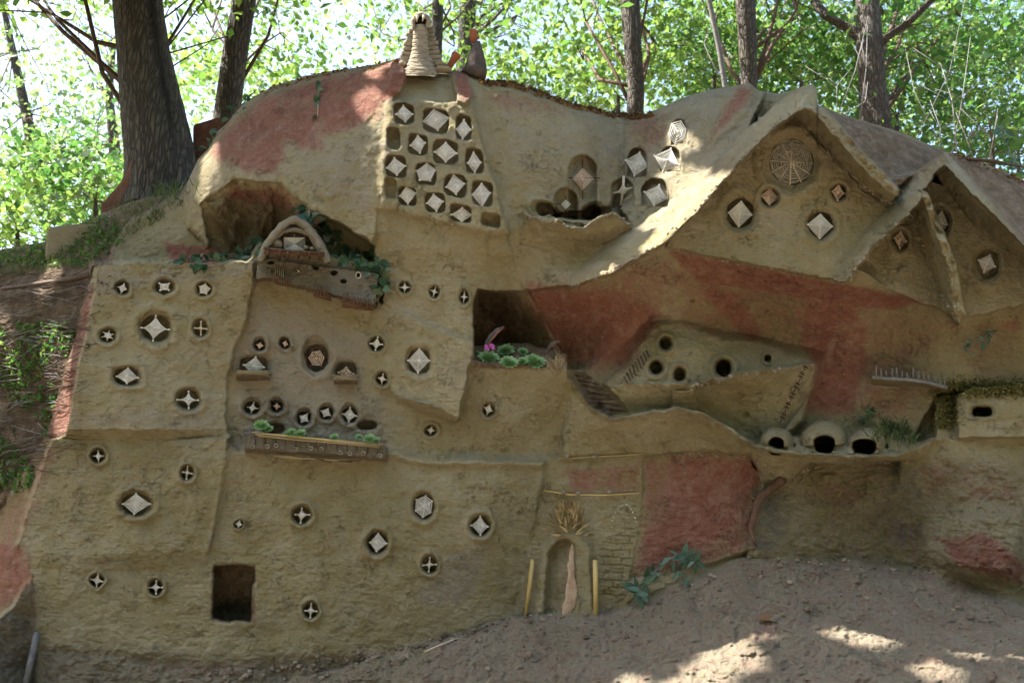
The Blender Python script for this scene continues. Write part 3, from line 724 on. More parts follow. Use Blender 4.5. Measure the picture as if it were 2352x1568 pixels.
# crumbly undersides
for ln, wd_, am in (([(1830, 262), (1890, 318), (1940, 368), (2000, 425), (2046, 458)], 22, 13), ([(2150, 400), (2200, 455), (2260, 515), (2352, 588)], 18, 10), ([(2104, 480), (2140, 570), (2172, 670), (2196, 735)], 16, 11),
                    ([(1200, 530), (1262, 540), (1330, 556), (1400, 535), (1450, 535)], 20, 6), ([(1740, 1060), (1790, 1090), (1860, 1062), (2060, 1058)], 12, 6), ([(1300, 1000), (1400, 1010), (1600, 1010), (1720, 1040)], 26, 5)):
    s = sub(ln, wd_ * 2)
    H[s] += np.exp(-(line_d(ln, Uw[s], Vw[s]) / wd_) ** 2) * (fbm(U[s], V[s], 16, 4, 21.0) * am * 1.6)
for ln in ([(1812, 258), (1700, 370), (1600, 484), (1484, 582), (1400, 626), (1316, 658)], [(1872, 240), (1940, 320), (2062, 444)], [(2112, 470), (2014, 556), (1940, 646)], [(2124, 450), (2176, 560), (2206, 730)], [(2168, 362), (2240, 440), (2352, 552), (2500, 690)], [(1395, 888), (1600, 886), (1700, 860), (1876, 836)],
           [(1312, 876), (1410, 964), (1560, 942), (1680, 990), (1738, 1030), (1960, 1052), (2150, 1010)], [(1200, 496), (1262, 496), (1330, 526), (1408, 490), (1450, 516)], [(540, 418), (640, 430), (706, 484), (745, 512)], [(470, 470), (540, 415)]):
    s = sub(ln, 26)
    H[s] += np.exp(-(line_d(ln, Uw[s], Vw[s]) / 9) ** 2) * (fbm(U[s], V[s], 15, 4, 91.0) * 19)
# ---- generic roundings and roughness
rock = sstep((0.5 + fbm(U, V, 320, 2, 4.4)))
edge = V - VT[None, :]
H -= 46 * np.exp(-edge / 9.0) + 34 * np.exp(-edge / 45.0)
is_nat = (ID == 0) | (ID == NAMES.index('ground')) | (ID == NAMES.index('hillside'))
lump = fbm(U, V, 120, 3, 1.0) * 9 + fbm(U, V, 34, 3, 2.0) * 4.2 + fbm(U, V, 13, 2, 6.0) * 2.0
fine = fbm(U, V * 1.3, 8, 2, 7.0) * 1.3
nat = fbm(U, V, 60, 4, 12.0) * 10 + np.abs(fbm(U, V * 1.6, 24, 3, 13.0)) * 8
pock = -np.maximum(0, vnoise(U / 9.0 + 3, V / 6.5) - .22) * 9 * sstep(fbm(U, V, 90, 2, 41.0) + .6) - np.maximum(0, vnoise(U / 17.0, V / 11 + 9) - .25) * 9
stroke = fbm(U * .35 + 20 * fbm(U, V, 200, 2), V, 14, 3, 51.0) * 1.8
H += lump * np.where(is_nat, 1.25, 0.9) + fine * 1.3 + pock + stroke
is_low = is_nat & ((V > 1060) & (U > 1700) | (ID == NAMES.index('ground')) | (ID == NAMES.index('hillside')) | (V > 1480) & (U < 900))
sm = is_low.astype(float)
for ax in (0, 1):
    sm = (sm + np.roll(sm, 5, ax) + np.roll(sm, -5, ax) + np.roll(sm, 11, ax) + np.roll(sm, -11, ax)) / 5
H += nat * sm * np.where(ID == NAMES.index('ground'), 1.7, 1.5)
PAINT[..., 3] = np.maximum(PAINT[..., 3], sm * .6)

# ---- windows, niches and holes
# (u, v, rx, ry, depth, power, rim, tilt)
HPRE = H.copy()
def hole(u, v, rx, ry, depth, p=2.0, rim=0.0, shear=0.0, funnel=True, ew=3.0):
    m = max(rx, ry) * 2.4 + 10
    s = sub([(u, v)], m)
    wob = 1.4 + .10 * min(rx, ry)
    du = (U[s] + wob * fbm(U[s], V[s], 20, 3, 31.0) - u); dv = (V[s] + wob * fbm(U[s], V[s], 20, 3, 37.0) - v) - shear * du
    q = (np.abs(du / rx) ** p + np.abs(dv / ry) ** p) ** (1 / p)
    r = min(rx, ry)
    if rim: H[s] += rim * (2.3 if v > 1000 else 1.6) * np.exp(-(((q - 1.5) * r) / (0.32 * r)) ** 2)
    if funnel: H[s] -= min(7.0, 0.35 * r) * sstep((1.36 - q) / 0.36)
    H[s] -= depth * sstep((1 - q) * r / ew)
# lattice niches (rows run down to the right)
LAT = [(928, 262, 25, 25), (1001, 279, 31, 30), (1065, 294, 19, 30), (904, 318, 17, 27), (961, 333, 24, 25), (1023, 350, 30, 29), (1090, 371, 22, 30),
       (910, 383, 26, 27), (978, 400, 25, 26), (1046, 427, 27, 27), (1108, 445, 25, 30), (898, 432, 15, 27), (936, 450, 23, 23), (999, 466, 24, 24), (1058, 490, 25, 22), (1128, 506, 24, 17)]
LAT_O = [1, 1, 1, 0, 1, 1, 1, 1, 1, 1, 1, 0, 1, 1, 1, 0]
for (u, v, rx, ry) in LAT: hole(u, v, rx, ry, 34 if u > 900 else 24, 4.0, 0, 0.12, False, 4)
# arched niches: (u, v of springing, half width, height above, depth below, depth)
def niche(u, v, rx, up, down, depth, rim=4.0, deeper=0):
    s = sub([(u - rx, v - up), (u + rx, v + down)], 16)
    du = (U[s] + 1.6 * fbm(U[s], V[s], 18, 2, 31.0) - u) / rx
    dv = Vw[s] - v
    q = np.where(dv < 0, np.hypot(du, dv / up), np.maximum(np.abs(du), 0))
    bot = sstep((down - dv) / 4)
    r = min(rx, up)
    H[s] += rim * np.exp(-(((q - 1.12) * r) / 4.5) ** 2) * bot
    H[s] -= (depth + deeper * np.clip(-dv / up, 0, 1)) * sstep((1 - q) * r / 4) * bot
for a in ((1338, 392, 34, 34, 92, 30), (1299, 462, 28, 32, 42, 28), (1430, 436, 27, 26, 40, 26), (1504, 442, 32, 34, 34, 40), (1464, 372, 23, 36, 36, 40), (1541, 362, 24, 26, 34, 36), (1559, 298, 18, 24, 36, 40)):
    niche(*a)
hole(1254, 484, 25, 17, 60, 2, 6, 0.3); hole(1358, 487, 22, 17, 70, 2, 6, -0.3)

# woven things: u, v, half width, half height, hole rx, ry, hole depth, points, yarn fill, hollow, material, label, turn
O = []
def orn(u, v, a, b, hr, hs, dep, pts, fill, hol, mat, label, turn=0.0, lift=-3.0, arms=None, p=2.0, rim=4.0, funnel=True):
    O.append((u, v, a, b, pts, fill, hol, mat, label, turn, lift, arms))
    if hr and 555 < u < 830 and 770 < v < 970: hole(u + rnd(3), v - hs * .55, hr * 1.12, hs * 1.15, 11, 2, 2, 0, False, 5)
    elif hr and v > 640: hole(u + rnd(3), v - hs * .12, hr * 1.22, hs * 1.2, 5, 2, 0, 0, False, 4)
    if hr: hole(u, v, hr, hs, dep, p, rim, 0, funnel)
Y, YP = YARN, YARNP
lat_lab = ['woven diamond in the top left niche of the lattice', 'largest woven diamond in the top row of the lattice, second from its left', 'woven diamond in the top right niche of the lattice',
           'small woven diamond in the second lattice row beside the empty left niche', 'wide woven diamond in the middle of the second lattice row', 'narrow woven diamond with long stick ends at the right end of the second lattice row',
           'broad white woven diamond at the left end of the third lattice row', 'five-pointed woven web in the third lattice row', 'woven diamond in the third lattice row, right of the five-pointed web', 'woven diamond at the right end of the third lattice row',
           'woven diamond at the left of the lowest lattice row, above the tower wall', 'woven diamond in the middle of the lowest lattice row', 'woven diamond at the right of the lowest lattice row beside an empty niche']
lat_o = [(928.4, 262, 24, 20, 4), (1001.7, 276, 31, 26, 4), (1065, 299, 21, 23, 4), (960.7, 331, 20, 21, 4), (1022.6, 350, 29, 25, 4), (1089.6, 373.6, 18, 27, 4), (910, 382.8, 26, 23, 4), (978, 398, 24, 24, 5), (1045.7, 426, 26, 25, 4), (1106, 446, 23, 30, 4), (935.8, 447.6, 21, 22, 4), (999, 464, 23, 22, 4), (1060.3, 492.7, 24, 18, 4)]
for (u, v, a, b, pn), lb in zip(lat_o, lat_lab): orn(u, v, a, b, 0, 0, 0, pn, 0.9, 0.97, Y, lb, random.uniform(-.12, .12), -8)
orn(1338, 412, 26, 27, 0, 0, 0, 4, .95, 1, YP, 'woven diamond with red centre and long dark arms in the tall arched niche', 0, -10, ('dark', 1.6, 1.9))
orn(1299, 469, 12, 12, 0, 0, 0, 4, .9, .95, Y, 'tiny woven diamond held by long thin dark arms in the low arched niche', 0, -10, ('dark', 2.3, 1.9))
orn(1506, 448, 30, 28, 0, 0, 0, 4, .9, .95, Y, 'sunlit woven diamond in the wide arched niche beside the gable roof', .25, 4)
orn(1464, 377, 28, 30, 0, 0, 0, 4, .9, .98, Y, 'woven diamond in the arched niche left of the sunlit pair', .2, 5)
orn(1533, 368, 32, 32, 0, 0, 0, 4, .92, 1, Y, 'long slanted woven diamond in the niche right of the arched one', .35, 8)
orn(1557, 303, 22, 30, 0, 0, 0, 6, .98, 1, Y, 'oval woven web with many rings in the highest niche of the slope', .3, 10)
orn(1700, 489, 31, 32, 31, 34, 52, 4, .96, 1, Y, 'large woven diamond in the left dark hole of the big gable', .1, -2)
orn(1767, 453, 20, 20, 19, 19, 26, 4, .95, 1, YP, 'pinkish woven diamond below the round wicker lattice', .1)
orn(1925, 442, 15, 18, 16, 18, 30, 4, .95, 1, YP, 'small pinkish woven diamond at the right side of the big gable', .15)
orn(1884, 517, 30, 29, 28, 30, 52, 4, .96, 1, Y, 'large woven diamond in the right dark hole of the big gable', .05, -2)
orn(2068, 551, 14, 20, 17, 22, 24, 4, .93, 1, YP, 'narrow pinkish woven diamond in the small gable wall', .15)
orn(2160, 511, 19, 28, 20, 30, 26, 4, .95, 1, Y, 'woven diamond half behind the roof of the small gable', .2)
orn(2268, 606, 23, 24, 26, 34, 26, 4, .9, 1, Y, 'slanting woven diamond in the grey hollow of the rightmost gable', .35)
orn(930, 660, 13, 13, 12, 12, 36, 4, .6, .62, Y, 'leftmost of the three small woven stars under the lattice tower', 0, 0)
orn(998, 670, 10, 13, 10, 13, 36, 4, .55, .6, Y, 'middle one of the three small woven stars under the lattice tower', .25, 0)
orn(1066, 682, 9, 14, 10, 15, 36, 4, .55, .6, Y, 'rightmost of the three small woven stars, beside the dark hollow', .1, 0)
orn(282, 661, 12, 14, 15, 15, 30, 4, .75, .8, Y, 'small woven square top left on the upper left house', .3)
orn(377, 659, 17, 12, 20, 17, 26, 4, .8, .9, Y, 'flat bow-shaped woven piece at the top middle of the upper left house', .78)
orn(469, 664, 15, 15, 16, 15, 30, 5, .8, .9, Y, 'five-pointed woven web top right on the upper left house', .2)
orn(357, 753, 33, 31, 33, 32, 46, 4, .74, .86, Y, 'biggest woven diamond in the large round hole of the upper left house', .08, 0)
orn(248, 770, 15, 12, 18, 16, 30, 6, .6, .8, Y, 'small six-pointed woven web at the left edge of the upper left house', .2)
orn(461, 753, 15, 17, 15, 18, 30, 4, .5, .4, PALE, 'thin cross of peeled sticks with little yarn on the upper left house', .05, 0)
orn(291, 864, 26, 19, 27, 19, 36, 4, .88, .98, Y, 'woven diamond in the only rectangular hole of the upper left house', .08, -2, None, 4.0)
orn(433, 917, 26, 22, 25, 22, 40, 4, .66, .68, Y, 'concave woven star in the bottom right hole of the upper left house', .05, 0)
orn(597, 793, 12, 12, 13, 13, 36, 4, .65, .7, YP, 'small brownish woven star top left on the balcony facade', .15, -3)
orn(655, 789, 10, 11, 12, 12, 36, 4, .65, .7, YP, 'small brownish woven star left of the six-armed web', .2, -3)
orn(727, 822, 27, 31, 27, 32, 60, 6, .62, .95, YP, 'six-armed woven web on red sticks in the large dark hole', .52, -4, ('dark', 1.0, 1.0))
orn(583, 842, 26, 24, 0, 0, 0, 4, .9, .95, Y, 'woven diamond standing behind the left little balcony', .1, 4)
orn(795, 858, 18, 16, 0, 0, 0, 4, .9, .9, YP, 'woven diamond standing behind the right little balcony', .1, 2)
orn(580, 936, 15, 13, 19, 16, 46, 4, .62, .7, Y, 'woven star left in the row above the planted balcony', .2, -4)
orn(636, 933, 12, 12, 15, 15, 46, 4, .6, .65, YP, 'dim brownish woven star second from the left above the planted balcony', .1, -4)
orn(698, 961, 15, 14, 16, 16, 46, 4, .8, .85, Y, 'woven square third from the left above the planted balcony', .6, -2)
orn(749, 948, 15, 14, 15, 15, 44, 4, .8, .82, Y, 'woven square fourth from the left above the planted balcony', .45, -2)
orn(803, 953, 17, 19, 17, 18, 46, 4, .82, .84, Y, 'taller woven square at the right end of the row above the balcony', .15, -2)
orn(865, 790, 16, 16, 15, 15, 40, 4, .72, .74, Y, 'woven star top left on the square bay', .12, 0)
orn(878, 870, 12, 14, 12, 15, 40, 4, .6, .7, Y, 'small woven star low on the left of the square bay', .15, 0)
orn(962, 830, 28, 30, 25, 27, 30, 4, .92, 1, Y, 'big many-ringed woven diamond on the square bay', .04, -2, None, 3.0)
orn(990, 988, 10, 10, 13, 12, 30, 4, .75, .7, Y, 'tiny woven star under the overhang of the square bay', .15)
orn(1122, 940, 12, 14, 13, 14, 30, 4, .75, .8, Y, 'small woven star below the houseleek planter', .35)
orn(226, 1047, 15, 15, 14, 14, 30, 4, .62, .6, Y, 'woven star top left on the lower left house', 0, 0)
orn(430, 1085, 12, 16, 14, 15, 30, 4, .5, .6, Y, 'small woven star with long sticks top right on the lower left house', .1, -2)
orn(312, 1157, 34, 24, 33, 24, 34, 4, .9, .98, Y, 'wide flat woven diamond in the middle of the lower left house', .02, -1)
orn(223, 1332, 15, 16, 15, 15, 44, 4, .75, .6, Y, 'woven star in the pointed hole at the lower left corner', .1, 0, None, 1.3)
orn(358, 1348, 16, 16, 15, 16, 44, 4, .6, .6, Y, 'woven star left of the dark square doorway', .05, 0)
orn(549, 1203, 9, 10, 9, 9, 24, 4, .85, .7, Y, 'tiniest woven star on the main facade', .2, 0)
orn(693, 1182, 18, 18, 19, 19, 38, 4, .62, .75, Y, 'woven square with long arms at the upper middle of the main facade', .05, -2)
orn(867, 1246, 21, 23, 22, 23, 38, 4, .92, .98, Y, 'ringed woven diamond in the middle of the main facade', .05, -2)
orn(973, 1162, 22, 27, 22, 27, 34, 6, .92, 1, Y, 'six-pointed woven web on the main facade', .15, -2)
orn(1103, 1207, 21, 23, 21, 22, 38, 4, .88, .86, Y, 'solid white woven diamond near the right edge of the main facade', .05, -1)
orn(986, 1296, 16, 18, 16, 18, 34, 4, .55, .55, Y, 'woven star beside the grey stain on the main facade', .02, 0)
orn(714, 1401, 16, 18, 15, 17, 44, 4, .65, .62, Y, 'lowest woven star, right of the dark square doorway', .05, 0)

# plain holes
s = sub([(480, 1290), (592, 1432)], 8)
k = sstep((poly_sd([(496, 1296), (586, 1300), (583, 1345), (576, 1426), (530, 1429), (488, 1420), (490, 1350)], Uw[s] + 5 * fbm(U[s], V[s], 22, 3, 95.), Vw[s] + 5 * fbm(U[s], V[s], 22, 3, 99.))) / 4)
H[s] -= k * (90 + (Vw[s] - 1290) * 0.25 + 16 * fbm(U[s], V[s], 30, 3, 97.))
H[s] -= 7 * sstep((poly_sd([(496, 1296), (586, 1300), (583, 1345), (576, 1426), (530, 1429), (488, 1420)], Uw[s], Vw[s]) + 8) / 10)
hole(583, 842, 33, 22, 34, 4, 0); hole(795, 852, 24, 22, 36, 2.4, 0)
hole(628, 984, 28, 14, 40, 2, 0); hole(842, 976, 26, 12, 40, 2, 0)
for (u, v, rx, ry, dp) in ((1530, 790, 14, 15, 60), (1507, 844, 15, 16, 66), (1561, 860, 14, 16, 50), (1662, 845, 19, 20, 110), (1763, 824, 8, 9, 40)): hole(u, v, rx, ry, dp, 2, 7)
hole(2256, 945, 25, 12, 120, 3, 3)
for (u, v, rx, ry) in ((1783, 1018, 18, 15), (1893, 1014, 25, 15), (1985, 1020, 29, 13)):
    s = sub([(u - rx, v - ry * 1.3), (u + rx, v + 14)], 12)
    du = (U[s] - u) / rx; dv = (V[s] - v) / np.where(V[s] < v, ry, 34)
    q = np.hypot(du, dv)
    sel = line_d([(1738, 1026), (1820, 1040), (1960, 1050), (2062, 1046), (2110, 1030)], Uw[s], Vw[s]) > 7
    sel &= (V[s] < 1044)
    H[s] += np.where(sel, 12 * np.exp(-(((q - 1.2) * ry) / 5) ** 2), 0)
    H[s] -= np.where(sel, 170 * sstep((1 - q) * ry / 3), 0)
# round basket window: funnel
hole(1817, 372, 50, 51, 20, 2, 9)
for (u, v, rx, ry) in ((1712, 952, 9, 7), (2140, 945, 5, 22), (1590, 690, 6, 5)): hole(u, v, rx, ry, 10, 2, 0)

# ---- colours of the plaster
PAINT[..., 1] = np.maximum(PAINT[..., 1], .38 * sstep((640 - V) / 300) + .25 * sstep(fbm(U, V, 260, 3, 81.0) + .35))
paint(0, [(478, 350), (520, 285), (620, 212), (760, 172), (926, 140), (918, 215), (886, 236), (870, 270), (800, 300), (740, 318), (740, 350), (690, 345), (660, 330), (640, 398), (560, 392), (500, 372)], .80, 26)
paint(0, [(880, 145), (932, 128), (938, 170), (918, 216), (890, 232), (860, 250)], .95, 14)
paint(0, [(1040, 160), (1074, 168), (1084, 226), (1062, 232), (1048, 200)], .85, 10)
paint(0, [(1100, 200), (1200, 205), (1310, 250), (1300, 272), (1200, 262), (1110, 240)], .52, 30)
paint(0, [(1440, 262), (1530, 262), (1540, 310), (1500, 350), (1450, 380), (1446, 320)], .52, 26)
paint(0, [(1694, 196), (1738, 198), (1716, 240), (1660, 300), (1612, 350), (1640, 290)], .70, 18)
paint(0, [(1205, 646), (1330, 664), (1450, 665), (1530, 720), (1500, 760), (1440, 840), (1380, 850), (1300, 830), (1250, 770), (1215, 690)], .92, 40)
paint(0, [(1530, 572), (1700, 606), (1930, 650), (2120, 690), (2060, 712), (1940, 706), (1750, 668), (1600, 650)], 1.0, 16)
paint(0, [(1600, 640), (1700, 670), (1760, 760), (1730, 790), (1680, 750), (1620, 700)], .85, 26)
paint(0, [(1846, 680), (1960, 700), (2000, 760), (1990, 860), (1960, 950), (1852, 950), (1872, 850), (1836, 780)], .95, 34)
paint(0, [(1210, 650), (1540, 575), (1930, 655), (2180, 740), (2130, 880), (2090, 960), (1880, 960), (1860, 830), (1640, 770), (1500, 745), (1430, 850), (1300, 830)], .47, 60)
paint(0, [(2100, 1040), (2352, 1060), (2352, 1180), (2110, 1160)], .36, 60)
paint(0, [(1990, 900), (2090, 900), (2110, 960), (2060, 980), (1980, 960)], .5, 40)
paint(0, [(2140, 735), (2220, 745), (2352, 730), (2352, 760), (2200, 765)], .6, 20)
paint(0, [(1536, 1046), (1660, 1040), (1740, 1056), (1748, 1112), (1722, 1190), (1650, 1250), (1470, 1320), (1470, 1230), (1520, 1170)], .9, 30)
paint(0, [(1484, 1052), (1722, 1046), (1748, 1112), (1722, 1264), (1600, 1300), (1452, 1330), (1470, 1210)], .62, 16)
paint(0, [(1480, 1080), (1540, 1060), (1540, 1300), (1456, 1320)], .62, 26)
paint(0, [(1290, 1072), (1478, 1060), (1474, 1128), (1310, 1140)], .56, 26)
paint(0, [(216, 650), (206, 720), (176, 850), (154, 992), (106, 1010), (150, 850), (190, 700)], 1, 8)
paint(0, [(-20, 1230), (56, 1255), (78, 1290), (72, 1350), (-20, 1420)], .75, 20)
paint(0, [(110, 1010), (140, 1010), (60, 1240), (-40, 1300), (-100, 1260)], .45, 26)
paint(0, [(520, 420), (640, 430), (720, 485), (735, 505), (700, 515), (630, 470), (520, 460)], .66, 16)
paint(0, [(376, 556), (430, 560), (510, 566), (500, 612), (392, 606)], .85, 14)
paint(0, [(2150, 1236), (2260, 1222), (2352, 1290), (2352, 1340), (2200, 1300)], .9, 18)
paint(0, [(1880, 1120), (2040, 1110), (2040, 1150), (1900, 1200)], .42, 30)
paint(0, [(2180, 1100), (2352, 1110), (2352, 1150), (2200, 1150)], .4, 30)
paint(1, [(560, 740), (590, 690), (700, 700), (850, 770), (830, 900), (888, 910), (885, 1044), (560, 1042), (540, 900), (530, 820)], .95, 40)
paint(1, [(590, 600), (860, 620), (870, 690), (700, 660), (590, 640)], .95, 20)
paint(1, [(1040, 1262), (1110, 1280), (1110, 1340), (1060, 1390), (970, 1392), (960, 1360), (1010, 1320)], 1.0, 20)
paint(1, [(660, 335), (860, 290), (862, 520), (780, 480), (700, 440)], .62, 30)
paint(1, [(1090, 230), (1380, 290), (1400, 460), (1200, 480), (1130, 400)], .5, 50)
paint(1, [(90, 1470), (500, 1505), (1000, 1480), (900, 1800), (80, 1800)], .7, 40)
paint(2, [(90, 1500), (500, 1535), (1000, 1500), (900, 1800), (80, 1800)], .35, 40)
paint(0, [(300, 1510), (600, 1520), (560, 1560), (330, 1550)], .4, 40)
paint(1, [(150, 940), (500, 940), (510, 990), (150, 985)], .6, 20)
paint(1, [(218, 612), (575, 612), (560, 640), (215, 680)], .6, 20)
paint(1, [(2000, 860), (2120, 850), (2180, 960), (2030, 970)], .55, 50)
paint(1, [(-260, 1620), (0, 1420), (60, 1350), (84, 1470), (92, 1800), (-260, 1800)], 1, 10)
hs = (ID == NAMES.index('hillside')); PAINT[..., 2] = np.where(hs, 1.0, PAINT[..., 2]); PAINT[..., 0] = np.where(hs, PAINT[..., 0] * .15, PAINT[..., 0])
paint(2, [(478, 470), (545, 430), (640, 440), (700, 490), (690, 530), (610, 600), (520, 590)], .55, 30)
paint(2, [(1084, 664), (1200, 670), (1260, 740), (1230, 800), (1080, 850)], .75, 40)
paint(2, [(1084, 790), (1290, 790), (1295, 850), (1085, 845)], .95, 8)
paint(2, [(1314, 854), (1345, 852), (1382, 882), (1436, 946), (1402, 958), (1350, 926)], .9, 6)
paint(2, [(1740, 1120), (2050, 1160), (2130, 1060), (2160, 1180), (2100, 1300), (1720, 1290)], .12, 60)
paint(0, [(1860, 1090), (2050, 1080), (2060, 1170), (1900, 1190), (1780, 1230)], .38, 50)
paint(0, [(1800, 1150), (2100, 1160), (2200, 1250), (2352, 1330), (2352, 1385), (1900, 1290)], .3, 60)
paint(1, [(1740, 1100), (2650, 1010), (2650, 1400), (1720, 1290)], .35, 60)
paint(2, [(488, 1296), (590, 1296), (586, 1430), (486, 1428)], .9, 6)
paint(2, [(1890, 240), (2352, 405), (2700, 600), (2700, 760), (2352, 556), (2175, 350), (2070, 440), (1960, 330)], .8, 14)
paint(1, [(1890, 240), (2352, 405), (2700, 600), (2700, 760), (2352, 556), (2175, 350), (2070, 440), (1960, 330)], .35, 14)
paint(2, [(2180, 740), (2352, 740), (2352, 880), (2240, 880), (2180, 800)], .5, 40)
gm = (ID == NAMES.index('ground')) & (PAINT[..., 1] < .5); PAINT[..., 2] = np.where(gm, np.maximum(PAINT[..., 2], .10), PAINT[..., 2]); PAINT[..., 1] = np.where(gm, .9, PAINT[..., 1]); PAINT[..., 0] = np.where(gm, .28, PAINT[..., 0])
PAINT = np.clip(PAINT, 0, 1)

# ---- sampling helpers
def h_at(u, v, arr=None):
    arr = H if arr is None else arr
    j = int(np.clip(np.searchsorted(UC, u), 1, len(UC) - 1))
    if abs(UC[j - 1] - u) < abs(UC[j] - u): j -= 1
    i = int(np.clip(np.searchsorted(V[:, j], v), 0, NR - 1))
    return float(arr[i, j])
def on(u, v, lift=0.0):
    return at(u, v, h_at(u, v) + lift)

# ---- meshes cut out of the relief, one per thing or part
PW = at(U, V, H)
idc = ID[:-1, :-1]
NC = len(UC)
base_idx = (np.arange(NR)[:, None] * NC + np.arange(NC)[None, :])
quads_all = np.stack([base_idx[:-1, :-1], base_idx[1:, :-1], base_idx[1:, 1:], base_idx[:-1, 1:]], -1)
PWf = PW.reshape(-1, 3); PTf = PAINT.reshape(-1, 4)
def cut(idx, name, parent=None):
    q = quads_all[idc == idx]
    used = np.unique(q)
    remap = np.zeros(len(PWf), np.int64); remap[used] = np.arange(len(used))
    return mesh_np(name, PWf[used], remap[q], CLAY, parent, attrs={'paint': PTf[used]})
HOUSE = {
 'lattice_tower': ('tower', 'tall clay tower with sixteen slanting square niches and three small holes below'),
 'bowl_ledge': ('ledge', 'clay ledge curling out like a bowl below two small dark hollows'),
 'cave_dwelling': ('cave dwelling', 'miniature clay cave dwelling with round holes, terraces and three domed ovens'),
 'upper_left_house': ('clay house', 'upper left clay house front with three rows of round windows beside the red flank'),
 'lower_left_house': ('clay house', 'lower left clay house front with three windows, stepped below the upper one'),
 'main_facade': ('clay house', 'wide clay house front with the dark square doorway at its foot'),
 'balcony_facade': ('clay house', 'grey clay house front with two little balconies and a planted one'),
 'square_bay': ('clay house', 'protruding clay bay with one big woven diamond and a shaded underside'),
 'round_facade': ('clay house', 'rounded clay house front under the houseleek planter'),
 'arched_doorway': ('doorway', 'clay doorway panel with an arched niche and scratched brick pattern'),
 'block_with_oval_hole': ('clay block', 'smooth clay block with one oval dark hole under a mossy top'),
 'right_gable_house': ('gable house', 'rightmost clay gable house cut by the picture edge'),
 'small_gable_house': ('gable house', 'small clay gable house between the two bigger gables'),
 'large_gable_house': ('gable house', 'large clay gable house with a round wicker lattice under its peak'),
}
roots = {}
for i, nm in enumerate(NAMES):
    if nm in ('clay_bank', 'ground', 'hillside'):
        tag(cut(i, nm), kind='structure'); continue
    if '|' in nm:
        h, p = nm.split('|')
        if h not in roots:
            rp = {'right_gable_house': (2220, 720), 'small_gable_house': (2070, 660), 'large_gable_house': (1750, 610)}[h]
            roots[h] = thing(h, HOUSE[h][1], HOUSE[h][0], at(rp[0], rp[1], 80), 'gable houses on the upper right')
        cut(i, p, roots[h])
    else:
        tag(cut(i, nm), HOUSE[nm][1], HOUSE[nm][0])

# ground in front of and around the camera, and the plateau behind the bank
fb = PW[-1]
rows = [fb]
for (yy, zz, sp) in ((1.35, 0.35, 1.1), (0.3, 0.05, 1.5), (-4, 0, 3), (-30, 0, 9), (-400, 0, 60)):
    r = np.array(fb); r[:, 0] = fb[:, 0] * sp; r[:, 1] = yy; r[:, 2] = zz + (0.1 * fbm(r[:, 0] * 50, r[:, 1] * 50, 40, 2) if yy > -5 else 0); rows.append(r)
G = np.array(rows); nr = len(rows)
bi = np.arange(nr)[:, None] * NC + np.arange(NC)[None]
q = np.stack([bi[:-1, :-1], bi[1:, :-1], bi[1:, 1:], bi[:-1, 1:]], -1).reshape(-1, 4)
PT = np.zeros((len(G.reshape(-1, 3)), 4)); PT[:, 2] = .2; PT[:, 1] = .9; PT[:, 0] = .33; PT[:, 3] = .4
tag(mesh_np('path', G.reshape(-1, 3), q, CLAY, attrs={'paint': PT}), kind='structure')
tb = PW[0]; rows = [tb]
for (dy, dz, sp) in ((0.12, -0.015, 1), (0.8, 0.0, 1.05), (3, 0.5, 1.3), (8, 1.4, 1.8), (25, 4, 3), (120, 14, 10)):
    r = np.array(tb); r[:, 0] = tb[:, 0] * sp; r[:, 1] = tb[:, 1] + dy
    zt = tb[:, 2] * max(0, 1 - dy / 6) + (1 - max(0, 1 - dy / 6)) * 2.2
    r[:, 2] = zt + dz * .55 ; rows.append(r)
G = np.array(rows); nr = len(rows)
bi = np.arange(nr)[:, None] * NC + np.arange(NC)[None]
q = np.stack([bi[1:, :-1], bi[:-1, :-1], bi[:-1, 1:], bi[1:, 1:]], -1).reshape(-1, 4)
PT = np.zeros((len(G.reshape(-1, 3)), 4)); PT[:, 2] = .8; PT[:, 3] = .4
tag(mesh_np('forest_floor', G.reshape(-1, 3), q, CLAY, attrs={'paint': PT}), kind='structure')

# ------------------------------------------------------------------ woven ornaments
def plane_at(u, v, r=22):
    n0 = h_at(u, v, HPRE)
    gx = (h_at(u + r, v, HPRE) - h_at(u - r, v, HPRE)) / (2 * r)
    gy = (h_at(u, v + r, HPRE) - h_at(u, v - r, HPRE)) / (2 * r)
    return n0, float(np.clip(gx, -.3, .3)), float(np.clip(gy, -.3, .3))

